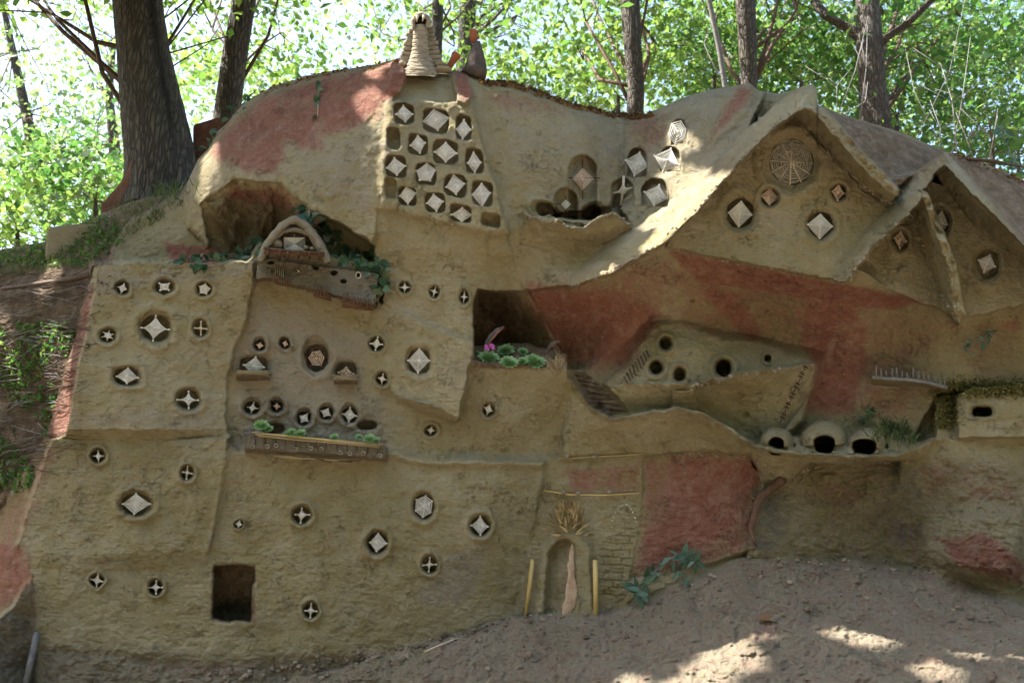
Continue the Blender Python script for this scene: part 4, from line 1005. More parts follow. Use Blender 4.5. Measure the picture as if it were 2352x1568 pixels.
def ornament(u, v, a, b, pts, fill, hol, mat, label, turn, lift, arms):
    n0, gx, gy = plane_at(u, v)
    def P(x, y, l=0): return at(u + x, v + y, n0 + gx * x + gy * y + lift + l)
    root = thing('woven_ornament', label, 'woven ornament', P(0, 0), 'woven ornaments in the clay windows')
    angs = [-math.pi / 2 + turn + 2 * math.pi * i / pts for i in range(pts)]
    angs = [t + random.uniform(-.1, .1) for t in angs]
    rr = [random.uniform(.86, 1.08) for _ in angs]
    smat = TWIG if (arms is None and mat is YP) else (DARKRED if arms else PALE)
    ext = arms if arms else ('', 1.0, 1.0)
    small = max(a, b) < 16
    sr = 1.25 if small else 1.7
    def tip(i, k=1.0):
        t = angs[i]
        return (a * ext[1] * rr[i] * k * math.cos(t), b * ext[2] * rr[i] * k * math.sin(t))
    if pts % 2 == 0:
        for i in range(pts // 2):
            m = MB(); x0, y0 = tip(i); x1, y1 = tip(i + pts // 2)
            m.tube([P(x0, y0, 0.6 * i), P((x0 + x1) / 2, (y0 + y1) / 2, .6 * i), P(x1, y1, 0.6 * i)], sr * UNIT * (0.75 if arms else 1), 5); m.build('stick', smat, root)
    else:
        for i in range(pts):
            m = MB(); x0, y0 = tip(i); m.tube([P(x0, y0, .2 * i), P(0, 0, .2 * i)], sr * UNIT, 5); m.build('stick', smat, root)
    m = MB()
    sp = 2.5 if small else 3.7
    R = min(a, b) * fill
    nring = max(3, int(R / sp))
    for k in range(1, nring + 1):
        f = fill * k / nring
        ring = []
        for i in range(pts):
            t = angs[i]; t2 = angs[(i + 1) % pts] + (2 * math.pi if i == pts - 1 else 0)
            rr2 = rr[(i + 1) % pts]
            j = random.uniform(-.5, .5); f = fill * (k + random.uniform(-.16, .16)) / nring
            ring.append((a * rr[i] * f * math.cos(t), b * rr[i] * f * math.sin(t), 1.6 + j))
            ch = math.cos((t2 - t) / 2) * hol if pts != 3 else .6
            tm = (t + t2) / 2
            if hol < .99:
                ring.append((a * (rr[i] + rr2) / 2 * f * ch * math.cos(tm), b * (rr[i] + rr2) / 2 * f * ch * math.sin(tm), .6 + j))
        ring.append(ring[0])
        rad = (1.3 if small else 1.3) * UNIT * (1.15 if k <= 2 else 1)
        m.tube([P(*p) for p in ring], rad, 4, False)
    m.ball(P(0, 0, 1.5), 3.0 * UNIT, seg=6, rings=4)
    tag(m.build('yarn', mat, root), kind='stuff')
    # small knots at the stick ends
    if not small and not arms:
        m = MB()
        for i in range(pts):
            x, y = tip(i, .95); m.ball(P(x, y, .5), 2.4 * UNIT, seg=6, rings=4)
        tag(m.build('end_knots', mat, root), kind='stuff')
for o in O: ornament(*o)

# stick cross in its niche
def stick3(name, mat, parent, pts, r, sides=6):
    m = MB(); m.tube(pts, r if hasattr(r, '__len__') else r * UNIT, sides); return m.build(name, mat, parent)
n0 = h_at(1430, 440, HPRE) + 16
rt = thing('stick_cross', 'thick pale wooden cross bound at the middle in the lower niche', 'stick cross', at(1431, 437, n0))
stick3('stick', PALE, rt, [at(1433, 404, n0), at(1431, 437, n0), at(1426, 472, n0)], 3.6)
stick3('stick', PALE, rt, [at(1402, 446, n0 + 3), at(1431, 438, n0 + 4), at(1456, 430, n0 + 3)], 3.0)
m = MB()
for k in range(4):
    r = 4 + 2.6 * k
    m.tube([at(1431, 437 - r, n0 + 7 - k), at(1431 + r * .9, 436, n0 + 7 - k), at(1430, 437 + r, n0 + 7 - k), at(1431 - r * .9, 440, n0 + 7 - k), at(1431, 437 - r, n0 + 7 - k)], 1.5 * UNIT, 5, False)
m.build('binding', PALE, rt)

# round wicker lattice under the peak of the big gable
n0, gx, gy = plane_at(1817, 372)
def P(x, y, l=0): return at(1817 + x, 372 + y, n0 + gx * x + gy * y - 3 + l)
rt = thing('wicker_rosette', 'large round lattice of woven cane under the peak of the big gable', 'wicker lattice', P(0, 0))
NSP = 12
for i in range(NSP // 2):
    t = math.pi * i / (NSP // 2) + .05
    stick3('spoke', PALE if i in (2, 3) else WICK, rt, [P(52 * math.cos(t), 53 * math.sin(t)), P(0, 0, 1), P(-52 * math.cos(t), -53 * math.sin(t))], 1.5, 5)
for k in range(12):
    m = MB(); rr = 6 + 3.8 * k; ring = []
    for i in range(25):
        t = 2 * math.pi * i / 24 + .05
        jr = rr + random.uniform(-1.6, 1.6)
        jr *= 1 if i % 2 == 0 else .975
        ring.append(P(jr * math.cos(t), jr * 1.03 * math.sin(t), (2.2 if i % 2 else -1.4) * (1 if k % 2 else -1) + random.uniform(-.5, 1.2)))
    ring[-1] = ring[0]
    m.tube(ring, 1.15 * UNIT, 4, False); m.build('cane_ring', WICK, rt)
stick3('centre_peg', PALE, rt, [P(-3, -6, 4), P(0, 14, 4)], 1.8); stick3('centre_peg', PALE, rt, [P(5, -8, 4), P(7, 12, 4)], 1.8)

# ------------------------------------------------------------------ dormer with its shelf and slanting front
rt = thing('dormer', 'small clay dormer with an arched gable, twig shelf and slanting wall with holes', 'dormer', at(680, 640, 60))
def grid_piece(name, mat, parent, fu, nu, nv, paintv=None):
    """fu(s,t) -> (u,v,n) arrays"""
    s_, t_ = np.meshgrid(np.linspace(0, 1, nu), np.linspace(0, 1, nv))
    u, v, n = fu(s_, t_)
    X = at(u, v, n).reshape(-1, 3)
    bi = np.arange(nv)[:, None] * nu + np.arange(nu)[None]
    q = np.stack([bi[:-1, :-1], bi[1:, :-1], bi[1:, 1:], bi[:-1, 1:]], -1).reshape(-1, 4)
    pt = np.zeros((len(X), 4)); 
    if paintv is not None: pt[:] = paintv
    return mesh_np(name, X, q, mat, parent, attrs={'paint': pt})
def ribbon(name, path, width, n_front, n_back, parent, paintv=None, mat=None):
    """thick clay band following a path: rounded section, real depth"""
    P_ = np.array(path, float)
    seg = np.r_[0, np.cumsum(np.hypot(*np.diff(P_, axis=0).T))]; seg /= seg[-1]
    def f(s_, t_):
        x = np.interp(s_, seg, P_[:, 0]); y = np.interp(s_, seg, P_[:, 1])
        e = 1e-2
        dx = np.interp(np.clip(s_ + e, 0, 1), seg, P_[:, 0]) - np.interp(np.clip(s_ - e, 0, 1), seg, P_[:, 0])
        dy = np.interp(np.clip(s_ + e, 0, 1), seg, P_[:, 1]) - np.interp(np.clip(s_ - e, 0, 1), seg, P_[:, 1])
        ln = np.hypot(dx, dy) + 1e-9
        nx, ny = -dy / ln, dx / ln
        ang = t_ * 2 * math.pi
        cu = np.sign(np.cos(ang)) * np.abs(np.cos(ang)) ** .6; cv = np.sign(np.sin(ang)) * np.abs(np.sin(ang)) ** .6
        wd = width / 2 * (1 + .5 * fbm(s_ * 400, t_ * 60, 30, 3))
        nn = (n_front + n_back) / 2 + (n_front - n_back) / 2 * cv + 3 * fbm(s_ * 300, t_ * 50, 14, 2)
        return x + nx * wd * cu, y + ny * wd * cu, nn
    return grid_piece(name, mat or CLAY, parent, f, 90, 17, paintv)
ribbon('gable_arch', [(598, 600), (612, 566), (634, 534), (660, 512), (680, 504), (704, 520), (728, 552), (744, 580), (752, 602)], 19, 116, 50, rt, (0, .7, 0, .4))
ribbon('inner_arch', [(610, 574), (626, 548), (650, 532), (678, 526), (706, 534), (724, 556), (734, 578)], 13, 108, 56, rt, (0, .8, 0, .4))
# back wall of the dormer
def f(s_, t_):
    return 604 + 144 * s_ + (1 - t_) * 66 * (1 - 2 * s_), 512 + 84 * t_, 46 + 3 * fbm(s_ * 200, t_ * 100, 20, 2)
grid_piece('back_wall', CLAY, rt, f, 40, 30, (0, .6, .2, .3))
# shelf with pegs
m = MB()
def slab(m, u0, u1, va, vb, n0, n1, dv=0.0, th=None):
    m.box8([at(u0, va, n0), at(u1, va + dv, n0), at(u1, vb + dv, n0), at(u0, vb, n0), at(u0, va, n1), at(u1, va + dv, n1), at(u1, vb + dv, n1), at(u0, vb, n1)])
slab(m, 608, 744, 572, 583, 48, 122, 8); m.build('shelf', WOOD, rt)
stick3('shelf_rail', TWIG, rt, [at(606, 570, 124), at(680, 577, 125), at(746, 581, 123)], 2.2)
for i in range(6):
    uu = 616 + 24 * i + random.uniform(-3, 3)
    stick3('peg', WOOD, rt, [at(uu, 590 + i * .8, 70), at(uu, 582 + i * .8, 122), at(uu + 1, 576 + i * .8, 130)], 3.0)
# slanting front wall with a lower edge that juts out
LO = [(628, 640), (660, 650), (700, 656), (735, 668), (775, 676), (810, 690), (862, 702)]
lox = np.array([p[0] for p in LO], float); loy = np.array([p[1] for p in LO], float)
dorm_holes = [(623, 603, 7, 4), (655, 598, 7, 4), (725, 613, 7, 7), (767, 627, 7, 6), (789, 646, 7, 5), (642, 628, 13, 10), (686, 623, 6, 6), (823, 632, 7, 7)]
def f(s_, t_):
    u0 = 592 + 156 * s_; u1 = np.interp(s_, np.linspace(0, 1, 7), lox) * 1.0
    u0 = np.where(s_ > .6, u0 + (s_ - .6) * 300, u0)
    u = u0 * (1 - t_) + np.where(s_ < .12, 588 + s_ * 333, u1) * t_
    top = 596 + 14 * s_ + np.clip(s_ - .55, 0, 1) * 40
    bot = np.interp(u, lox, loy) + 5 * fbm(u, u * 0, 12, 3)
    v = top * (1 - t_) + bot * t_
    n = 62 + 17 * t_ ** 1.5 + 7 * fbm(u, v, 13, 4)
    for (hu, hv, a, b) in dorm_holes:
        q_ = np.hypot((u - hu) / a, (v - hv) / b)
        n = n - 26 * sstep((1.15 - q_) / .4)
    return u, v, n
grid_piece('front_wall', CLAY, rt, f, 220, 70, (0, .8, 0, 1))
def f(s_, t_):
    u = 590 + 276 * s_
    bot = np.interp(u, lox, loy) + 5 * fbm(u, u * 0, 12, 3)
    return u, bot + 10 * t_, 79 - 65 * t_ + 3 * fbm(u, t_ * 60, 10, 2)
grid_piece('underside', CLAY, rt, f, 160, 14, (0, 0, .6, .7))
for (a, b) in ((630, 662), (722, 742), (738, 746), (792, 862)):
    pass
for i, uu in enumerate(list(np.linspace(629, 664, 7)) + list(np.linspace(722, 752, 5)) + list(np.linspace(790, 860, 10))):
    vb = float(np.interp(uu, lox, loy))
    stick3('peg', WOOD if i % 3 else TWIG, rt, [at(uu, vb - random.uniform(4, 16), 94), at(uu + 1, vb + random.uniform(6, 14), 88)], random.uniform(2.0, 3.2), 5)
m = MB(); slab(m, 720, 762, 664, 682, 54, 76, 10); slab(m, 786, 858, 684, 706, 54, 77, 8); m.build('brown_board', WOOD, rt)
for i in range(5):
    stick3('window_bar', PALE, rt, [at(633 + 4.6 * i, 616, 72), at(632 + 4.6 * i, 640, 84)], 1.0, 4)
stick3('loop', PALE, rt, [at(823 + 6 * math.cos(t), 632 + 7 * math.sin(t), 78) for t in np.linspace(0, 6.28, 10)], 1.1, 4)
stick3('tiny_cross', PALE, rt, [at(682, 619, 80), at(690, 627, 80)], 1.0, 4); stick3('tiny_cross', PALE, rt, [at(690, 619, 80), at(682, 627, 80)], 1.0, 4)
# things on the shelf
def fr(x, y, l=0): return at(676 + x, 560 + y, 92 + l)
r2 = thing('woven_ornament', 'rectangular woven frame standing on the shelf of the dormer', 'woven ornament', fr(0, 0), 'woven ornaments in the clay windows')
for k in range(8):
    a_, b_ = 23 * (k + 1) / 8, 14 * (k + 1) / 8
    m = MB(); m.tube([fr(-a_, -b_), fr(a_, -b_), fr(a_, b_), fr(-a_, b_), fr(-a_, -b_)], 1.15 * UNIT, 4, False); m.build('yarn_ring', YARN, r2)
stick3('stick', PALE, r2, [fr(-24, -15, -1), fr(24, 15, -1)], 1.3, 4); stick3('stick', PALE, r2, [fr(-24, 15, -1), fr(24, -15, -1)], 1.3, 4); stick3('stick', PALE, r2, [fr(0, -22, -2), fr(0, 14, -2)], 1.3, 4)
for (bu, bv, br, lb) in ((636, 560, 13, 'large round clay ball left on the dormer shelf'), (703, 568, 6, 'small clay ball right of the woven frame on the shelf'), (718, 572, 7, 'flattened clay lump at the right end of the dormer shelf')):
    m = MB(); m.ball(at(bu, bv, 92), br * UNIT, br * UNIT, br * UNIT * .85, 14, 10, .06); tag(m.build('clay_ball', GREYCLAY), lb, 'clay ball', 'clay balls on the dormer shelf')

# ------------------------------------------------------------------ balconies
def little_balcony(u, v, w_, lab):
    rt = thing('small_balcony', lab, 'balcony', at(u, v + 10, 30), 'little straw balconies')
    def f(s_, t_):
        uu = u - w_ + 2 * w_ * s_
        ang = t_ * math.pi * 1.15
        sag = -5 * np.cos((s_ - .5) * math.pi)
        return uu, v - 9 - 5 * np.cos(ang) * 0 + 22 * t_ - (1 - t_) * 3 + 2 * fbm(uu, t_ * 40, 9, 2), 12 + 46 * np.sin(np.clip(ang, 0, 3.14)) ** .7 + sag * 0 + 3 * fbm(uu, t_ * 60, 9, 3)
    grid_piece('ledge', CLAY, rt, f, 60, 22, (0, 0, .55, .9))
    for k in range(3):
        stick3('rail', STRAW, rt, [at(u - w_ + random.uniform(-3, 3), v - 12 + 3 * k + random.uniform(-1, 1), 54 + k), at(u, v - 10 + 3 * k, 60), at(u + w_ + random.uniform(-4, 6), v - 11 + 3 * k + random.uniform(-2, 2), 54)], 1.0, 4)
    m = MB()
    for k in range(22):
        a_ = u + random.uniform(-w_, w_); b_ = v + random.uniform(-9, 0)
        m.tube([at(a_, b_, 56), at(a_ + random.uniform(-9, 9), b_ + random.uniform(-7, 5), 59)], .55 * UNIT, 3)
    tag(m.build('straw_bits', STRAW, rt), kind='stuff')
little_balcony(581, 862, 38, 'left little balcony of mud and straw under a woven diamond')
little_balcony(794, 874, 27, 'right little balcony of mud and straw on the grey facade')

rt = thing('planted_balcony', 'long balcony of mud and sticks holding succulents on the grey facade', 'balcony', at(725, 1050, 30))
def f(s_, t_):
    u = 562 + 324 * s_
    vt = 996 + 26 * s_; vb = 1030 + 22 * s_
    # top surface, front, underside
    v = np.where(t_ < .35, vt + 2, np.where(t_ < .65, vt + (vb - vt) * (t_ - .35) / .3, vb + 14 * (t_ - .65) / .35))
    n = np.where(t_ < .35, 20 + 84 * t_ / .35, np.where(t_ < .65, 104, 104 - 86 * (t_ - .65) / .35))
    return u + 3 * fbm(u, t_ * 80, 10, 2), v + 3 * fbm(u, t_ * 50, 12, 3), n + 5 * fbm(u, t_ * 70, 10, 3)
grid_piece('slab', CLAY, rt, f, 170, 40, (0, .7, .35, .9))
for k in range(4):
    o_ = [0, 5, 9, 3][k]
    stick3('rail', STRAW if k != 3 else BAMBOO, rt, [at(578 + 8 * k, 992 + o_, 106 + k), at(680, 1002 + o_ + random.uniform(-2, 2), 108 + k), at(790, 1012 + o_ * .8, 108), at(880 - 5 * k, 1021 + o_ * .7, 106)], 1.5, 5)
for k in range(13):
    uu = 585 + 23.5 * k
    stick3('rail_post', TWIG, rt, [at(uu, 988 + 26 * (uu - 562) / 324 - random.uniform(0, 8), 104), at(uu + 1, 1016 + 26 * (uu - 562) / 324, 106)], 1.1, 4)
for k in range(10):
    uu = 575 + 33.5 * k + rnd(9); vv = 1024 + 20 * (uu - 562) / 324 + random.uniform(-7, 6)
    m = MB(); m.tube([at(uu, vv, 60), at(uu, vv, 115)], 5.0 * UNIT, 9, False)
    m.tube([at(uu, vv, 60), at(uu, vv, 114)], 2.4 * UNIT, 7, False); b0 = len(m.v)
    ring_o = [at(uu, vv, 115) + (RGT * math.cos(t) + UPV * math.sin(t)) * 5 * UNIT for t in np.linspace(0, 2 * math.pi, 9, endpoint=False)]
    ring_i = [at(uu, vv, 115) + (RGT * math.cos(t) + UPV * math.sin(t)) * 2.4 * UNIT for t in np.linspace(0, 2 * math.pi, 9, endpoint=False)]
    m.add(ring_o + ring_i, [(i, (i + 1) % 9, 9 + (i + 1) % 9, 9 + i) for i in range(9)])
    m.build('hollow_reed', GREYCLAY, rt)
for k in range(9):
    a_ = random.uniform(565, 760); l_ = random.uniform(60, 130)
    stick3('under_stick', WOOD if k % 2 else STRAW, rt, [at(a_, 1040 + 20 * (a_ - 562) / 324 + random.uniform(0, 8), 98), at(a_ + l_ / 2, 1044 + 20 * (a_ + l_ / 2 - 562) / 324, 102), at(a_ + l_, 1040 + 20 * (a_ + l_ - 562) / 324 + random.uniform(0, 10), 96)], random.uniform(1, 1.8), 4)

# ------------------------------------------------------------------ plants
def leaf_shape(L_=1.0, W_=.36, fold=.12, tipc=.1, n=4):
    """pointed oval blade along +Y, slightly folded and arched"""
    v = [(0, 0, 0)]; f = []
    k = 5
    for i in range(1, k):
        t = i / k; w_ = W_ * math.sin(math.pi * t ** .8) ; z = -tipc * t * t * L_
        v += [(-w_, t * L_, z + fold * w_), (0, t * L_, z - fold * .3 * w_), (w_, t * L_, z + fold * w_)]
    v.append((0, L_, -tipc * L_))
    f += [(0, 2, 1), (0, 3, 2)]
    for i in range(k - 2):
        a = 1 + 3 * i
        f += [(a, a + 1, a + 4, a + 3), (a + 1, a + 2, a + 5, a + 4)]
    a = 1 + 3 * (k - 2); e = len(v) - 1
    f += [(a, a + 1, e), (a + 1, a + 2, e)]
    return v, f
def ivy_shape():
    o = [(0, 0), (.28, -.08), (.5, .12), (.42, .38), (.34, .55), (.16, .72), (0, 1.0), (-.16, .72), (-.34, .55), (-.42, .38), (-.5, .12), (-.28, -.08)]
    v = [(x, y, .10 * abs(x) - .12 * y * y) for x, y in o] + [(0, .4, -.05)]
    return v, [(i, (i + 1) % 12, 12) for i in range(12)]
def shared(name, vf, mat):
    me = bpy.data.meshes.new(name); me.from_pydata(vf[0], [], vf[1]); me.materials.append(mat)
    me.polygons.foreach_set('use_smooth', [True] * len(me.polygons)); return me
ME_IVY = shared('ivy_leaf', ivy_shape(), IVY)
ME_OVAL = shared('oval_leaf', leaf_shape(1, .20, .25, .15), TEAL)
ME_OVALD = shared('dark_oval_leaf', leaf_shape(1, .28, .2, .15), IVY)
ME_DRY = shared('dry_leaf', leaf_shape(1, .25, .6, .3), DRYLEAF)
ME_HUSK = shared('husk', leaf_shape(1, .13, 1.2, .4), HUSK)
def put_leaf(me, pos, direction, normal, size, parent, name='leaf', width=1.0):
    y = Vector(direction).normalized(); z = Vector(normal); z = (z - y * z.dot(y)); z = z.normalized() if z.length > 1e-4 else Vector((0, 0, 1))
    x = y.cross(z)
    o = bpy.data.objects.new(name, me); COL.objects.link(o); o.parent = parent
    M = Matrix((x * width, y, z)).transposed().to_4x4(); M = M @ Matrix.Scale(size, 4)
    M.translation = Vector(pos) - parent.location
    o.matrix_basis = M
    return o
TOCAM = -FWD
def climber(name, label, cat, path, nleaf, size, me, spread=10, lift=14, stem=1.0, mat=TWIG, width=1.0, down=.3):
    """path of (u,v) on the bank"""
    pw = [on(u, v, lift * .4) for u, v in path]
    rt = thing(name, label, cat, pw[0])
    m = MB(); m.tube(pw, stem * UNIT, 5); m.build('stem', mat, rt)
    P_ = np.array(path, float); seg = np.r_[0, np.cumsum(np.hypot(*np.diff(P_, axis=0).T))]
    for i in range(nleaf):
        t = random.random() * seg[-1]
        u = np.interp(t, seg, P_[:, 0]) + rnd(spread); v = np.interp(t, seg, P_[:, 1]) + rnd(spread * .8)
        base = on(u, v, random.uniform(.3, 1.3) * lift)
        th = random.uniform(0, 2 * math.pi)
        dr = RGT * math.cos(th) * .9 + UPV * (math.sin(th) * .9 - down) - FWD * random.uniform(0, .5)
        nm = TOCAM + np.array([rnd(.7), rnd(.4), .5 + rnd(.6)])
        put_leaf(me, base, dr, nm, size * UNIT * random.uniform(.6, 1.15), rt, width=width)
    return rt
climber('ivy', 'dark ivy trailing down to the right of the dormer', 'ivy', [(682, 492), (720, 512), (752, 540), (768, 572), (800, 590), (842, 596), (866, 612), (872, 650), (868, 684)], 150, 20, ME_IVY, 22, 26, 1.4)
climber('ivy', 'ivy running along the top edge of the upper left house', 'ivy', [(404, 600), (450, 602), (500, 598), (545, 590), (580, 570), (602, 545)], 70, 24, ME_OVALD, 9, 20, 1.2)
climber('ivy', 'thin green ivy strand hanging down the boulder top', 'ivy', [(724, 172), (733, 200), (731, 235), (729, 268)], 10, 16, ME_IVY, 5, 8, .8, PALE)
climber('ivy', 'ivy climbing the sunlit left edge of the boulder', 'ivy', [(470, 345), (490, 310), (520, 280), (560, 236), (590, 205)], 22, 20, ME_OVALD, 8, 12, 1)
climber('creeping_plant', 'blue-green leafy plant creeping at the foot of the red panel', 'plant', [(1452, 1388), (1468, 1352), (1500, 1315), (1530, 1290), (1552, 1276), (1590, 1282), (1612, 1300)], 34, 36, ME_OVAL, 8, 26, 1.8, GREYSTICK)
climber('creeping_plant', 'small teal sprig on the soil right of the creeping plant', 'plant', [(1560, 1290), (1572, 1320), (1575, 1352)], 12, 24, ME_OVAL, 9, 18, 1.2, GREYSTICK)
climber('seedling', 'small leafy seedling on the bank under the rightmost gable', 'plant', [(2226, 800), (2250, 780), (2270, 765)], 14, 20, ME_OVAL, 14, 24, 1.0, GREYSTICK)
climber('seedling', 'small green seedling beside the grass tuft on the terrace', 'plant', [(1982, 968), (1992, 950), (2000, 940)], 14, 16, ME_OVALD, 9, 22, .8, TWIG)
climber('vine', 'pale blue-green vine hanging at the right edge of the wood', 'vine', [(2296, 290), (2312, 330), (2330, 372), (2344, 400)], 26, 26, ME_OVAL, 10, 40, 1.2, GREYSTICK)

def rosette(u, v, r, label, mat=SUCC, group='green houseleeks in the planter', tilt=.75, n0=None, name='houseleek', cat='succulent', layers=4):
    n = (h_at(u, v) + 6 if n0 is None else n0)
    c = at(u, v, n + 6)
    up = Vector(np.array([0, 0, 1]) * tilt + TOCAM * (1 - tilt * .35) + np.array([rnd(.15), 0, rnd(.1)])).normalized()
    x = up.orthogonal().normalized(); y = up.cross(x)
    m = MB()
    k = 0
    for ly in range(layers):
        nl = 13 - 2 * ly
        for i in range(nl):
            a = 2 * math.pi * i / nl + ly * .4 + rnd(.12)
            el = .12 + .36 * ly
            d = (x * math.cos(a) + y * math.sin(a)) * math.cos(el) + up * math.sin(el)
            side = up.cross(d).normalized(); nn = d.cross(side)
            Lr = r * UNIT * (1 - .2 * ly) * random.uniform(.88, 1.08)
            W_ = Lr * .26
            b = Vector(c) + up * (.03 * ly * r * UNIT)
            p = [b + d * Lr * .12 - side * W_ * .4, b + d * Lr * .12 + side * W_ * .4, b + d * Lr * .66 + side * W_ + nn * W_ * .35, b + d * Lr * 1.0 + nn * W_ * .25, b + d * Lr * .66 - side * W_ + nn * W_ * .35, b + d * Lr * .6 - nn * W_ * .15]
            m.add([tuple(q_) for q_ in p], [(0, 1, 5), (1, 2, 5), (2, 3, 5), (3, 4, 5), (4, 0, 5)])
    tag(m.build(name, mat, origin=c), label, cat, group)
for (u, v, r, lb) in ((1122, 823, 26, 'houseleek rosette at the left under the magenta flower'), (1168, 834, 24, 'houseleek rosette at the front middle of the planter'), (1228, 832, 27, 'large houseleek rosette at the right end of the planter'),
                      (1162, 806, 24, 'houseleek rosette behind the front middle one'), (1200, 831, 15, 'narrow houseleek squeezed between two big rosettes'), (1201, 808, 14, 'small spiky houseleek at the back of the planter'), (1096, 812, 9, 'tiny bright houseleek in the left corner of the planter')):
    rosette(u, v, r, lb)
for (u, v, r, lb, mt) in ((600, 978, 19, 'pale green succulent at the left end of the balcony', SUCCY), (616, 986, 13, 'pale green succulent second from the left on the balcony', SUCCY), (668, 994, 14, 'yellow-green succulent near the balcony middle, left of the pair', SUCCY), (690, 996, 15, 'yellow-green succulent near the balcony middle, right of the pair', SUCCY),
                          (768, 1004, 11, 'small dark green succulent alone on the balcony', SUCC), (824, 1004, 10, 'small green succulent by the empty right niche', SUCC), (848, 1008, 15, 'green succulent near the right end of the balcony', SUCC), (864, 1012, 11, 'green succulent at the very right of the balcony', SUCC)):
    rosette(u, v, r, lb, mt, 'succulents along the balcony', .8, 96, 'succulent', 'succulent', 3)
# magenta flower
rt = thing('flower', 'magenta flower head rising from the houseleeks', 'flower', at(1122, 815, 55))
stick3('stem', TWIG, rt, [at(1120, 818, 20), at(1126, 800, 62)], 1.4)
m = MB()
for k in range(11):
    b = at(1126 + rnd(10), 797 + rnd(5), 62 + rnd(5))
    for i in range(5):
        a = i * 1.256 + k; d = (RGT * math.cos(a) + UPV * math.sin(a)) * 4.4 * UNIT; e = (RGT * math.cos(a + .5) + UPV * math.sin(a + .5)) * 3.4 * UNIT; g = (RGT * math.cos(a - .5) + UPV * math.sin(a - .5)) * 3.4 * UNIT
        m.add([b, b + e + TOCAM * .002, b + d, b + g + TOCAM * .002], [(0, 1, 2, 3)])
m.build('petals', PINK, rt)
# feathers
def feather(pts, wmax, label):
    P_ = [at(u, v, n) for u, v, n in pts]
    rt = thing('feather', label, 'feather', P_[0], 'feathers stuck in the planter')
    m = MB(); m.tube(P_, [1.3 * UNIT * (1 - .7 * i / (len(P_) - 1)) for i in range(len(P_))], 5); m.build('quill', GREYSTICK, rt)
    for sgn, mt, ww in ((1, FEATHER, wmax), (-1, FEATHR, wmax * .45)):
        m = MB(); vs = []; fs = []
        N = 26
        seg = np.linspace(0, 1, len(P_)); A_ = np.array(P_)
        for i in range(N):
            t = .22 + .78 * i / (N - 1)
            p = np.array([np.interp(t, seg, A_[:, c_]) for c_ in range(3)]); p2 = np.array([np.interp(min(1, t + .02), seg, A_[:, c_]) for c_ in range(3)]); p1 = np.array([np.interp(t - .02, seg, A_[:, c_]) for c_ in range(3)])
            d = (p2 - p1); d /= np.linalg.norm(d) + 1e-9
            sd_ = np.cross(d, FWD); sd_ /= np.linalg.norm(sd_)
            w_ = ww * UNIT * math.sin(math.pi * min(1, ((t - .22) / .78) ** .7 * .93 + .05)) ** .6 * (1 if i % 7 else .8)
            vs += [p, p + sd_ * sgn * w_ + d * 4 * UNIT + TOCAM * .003, p + sd_ * sgn * w_ * .5 + TOCAM * .004 + d * 2 * UNIT]
            if i: b = 3 * (i - 1); fs += [(b, b + 3, b + 5, b + 2), (b + 2, b + 5, b + 4, b + 1)]
        m.add(vs, fs); m.build('vane', mt, rt)
feather([(1106, 812, 30), (1116, 796, 42), (1128, 778, 50), (1142, 762, 56), (1156, 752, 58)], 9, 'larger rust-edged grey feather standing by the dark hollow')
feather([(1250, 818, 30), (1256, 804, 44), (1264, 796, 52), (1274, 788, 56), (1284, 784, 58)], 5, 'smaller narrow grey feather at the right of the planter')

# grass
def blades(name, items, label=None, cat=None, mat=None, kind=None, sides_w=.9):
    """items: (world base, dir, length, width)"""
    m = MB()
    for b, d, ln, w_ in items:
        b = np.array(b); d = np.array(d); d = d / np.linalg.norm(d)
        sd_ = np.cross(d, [rnd(1), rnd(1), .2]); sd_ = sd_ / (np.linalg.norm(sd_) + 1e-9) * w_
        p1 = b + d * ln * .5; p2 = b + d * ln + np.array([0, 0, -.28 * ln]) + np.array([rnd(.1), rnd(.1), 0]) * ln
        m.add([b - sd_, b + sd_, p1 + sd_ * .8, p1 - sd_ * .8, p2], [(0, 1, 2, 3), (3, 2, 4)])
    o = m.build(name, mat or GRASSM)
    return tag(o, label, cat, None, kind)
def tuft(cu, cv, su, sv, n, ln, w_=.9, lift=0):
    r = []
    for _ in range(n):
        u, v = random.gauss(cu, su), random.gauss(cv, sv)
        r.append((on(u, v, lift), (rnd(.8), -abs(rnd(.5)), .9 + rnd(.3)), ln * UNIT * random.uniform(.5, 1.2), w_ * UNIT))
    return r
blades('grass_tuft', tuft(2046, 998, 26, 14, 150, 34, 1.3, 4) + tuft(2085, 1010, 14, 10, 60, 28, 1.2, 4), 'tuft of drooping grass at the right end of the terrace', 'grass tuft')
blades('grass_tuft', tuft(395, 448, 26, 8, 70, 52, 1.1, 0), 'tuft of long grass at the foot of the big oak', 'grass tuft')
blades('grass_tuft', tuft(1276, 838, 12, 10, 90, 26, .9, 10), 'clump of dry rootlets at the right corner of the planter', 'grass tuft', STRAW)
items = []
for _ in range(2300):
    u = random.uniform(-240, 420); lo = np.interp(u, [-240, 0, 215, 420], [640, 620, 595, 500]); v = random.uniform(vtop(u), lo + 20)
    if u > 215 and v > 600 - (u - 215) * .6: continue
    items.append((on(u, v), (rnd(.8), -abs(rnd(.6)), .8 + rnd(.3)), random.uniform(14, 38) * UNIT, .8 * UNIT))
for _ in range(420):
    u = random.uniform(-220, 150); v = random.uniform(760, 1120)
    if u > 190 - (v - 700) * .36 - 40: continue
    items.append((on(u, v), (rnd(.8), -abs(rnd(.6)), .8 + rnd(.3)), random.uniform(20, 60) * UNIT, 1.0 * UNIT))
blades('grass', items, kind='stuff')
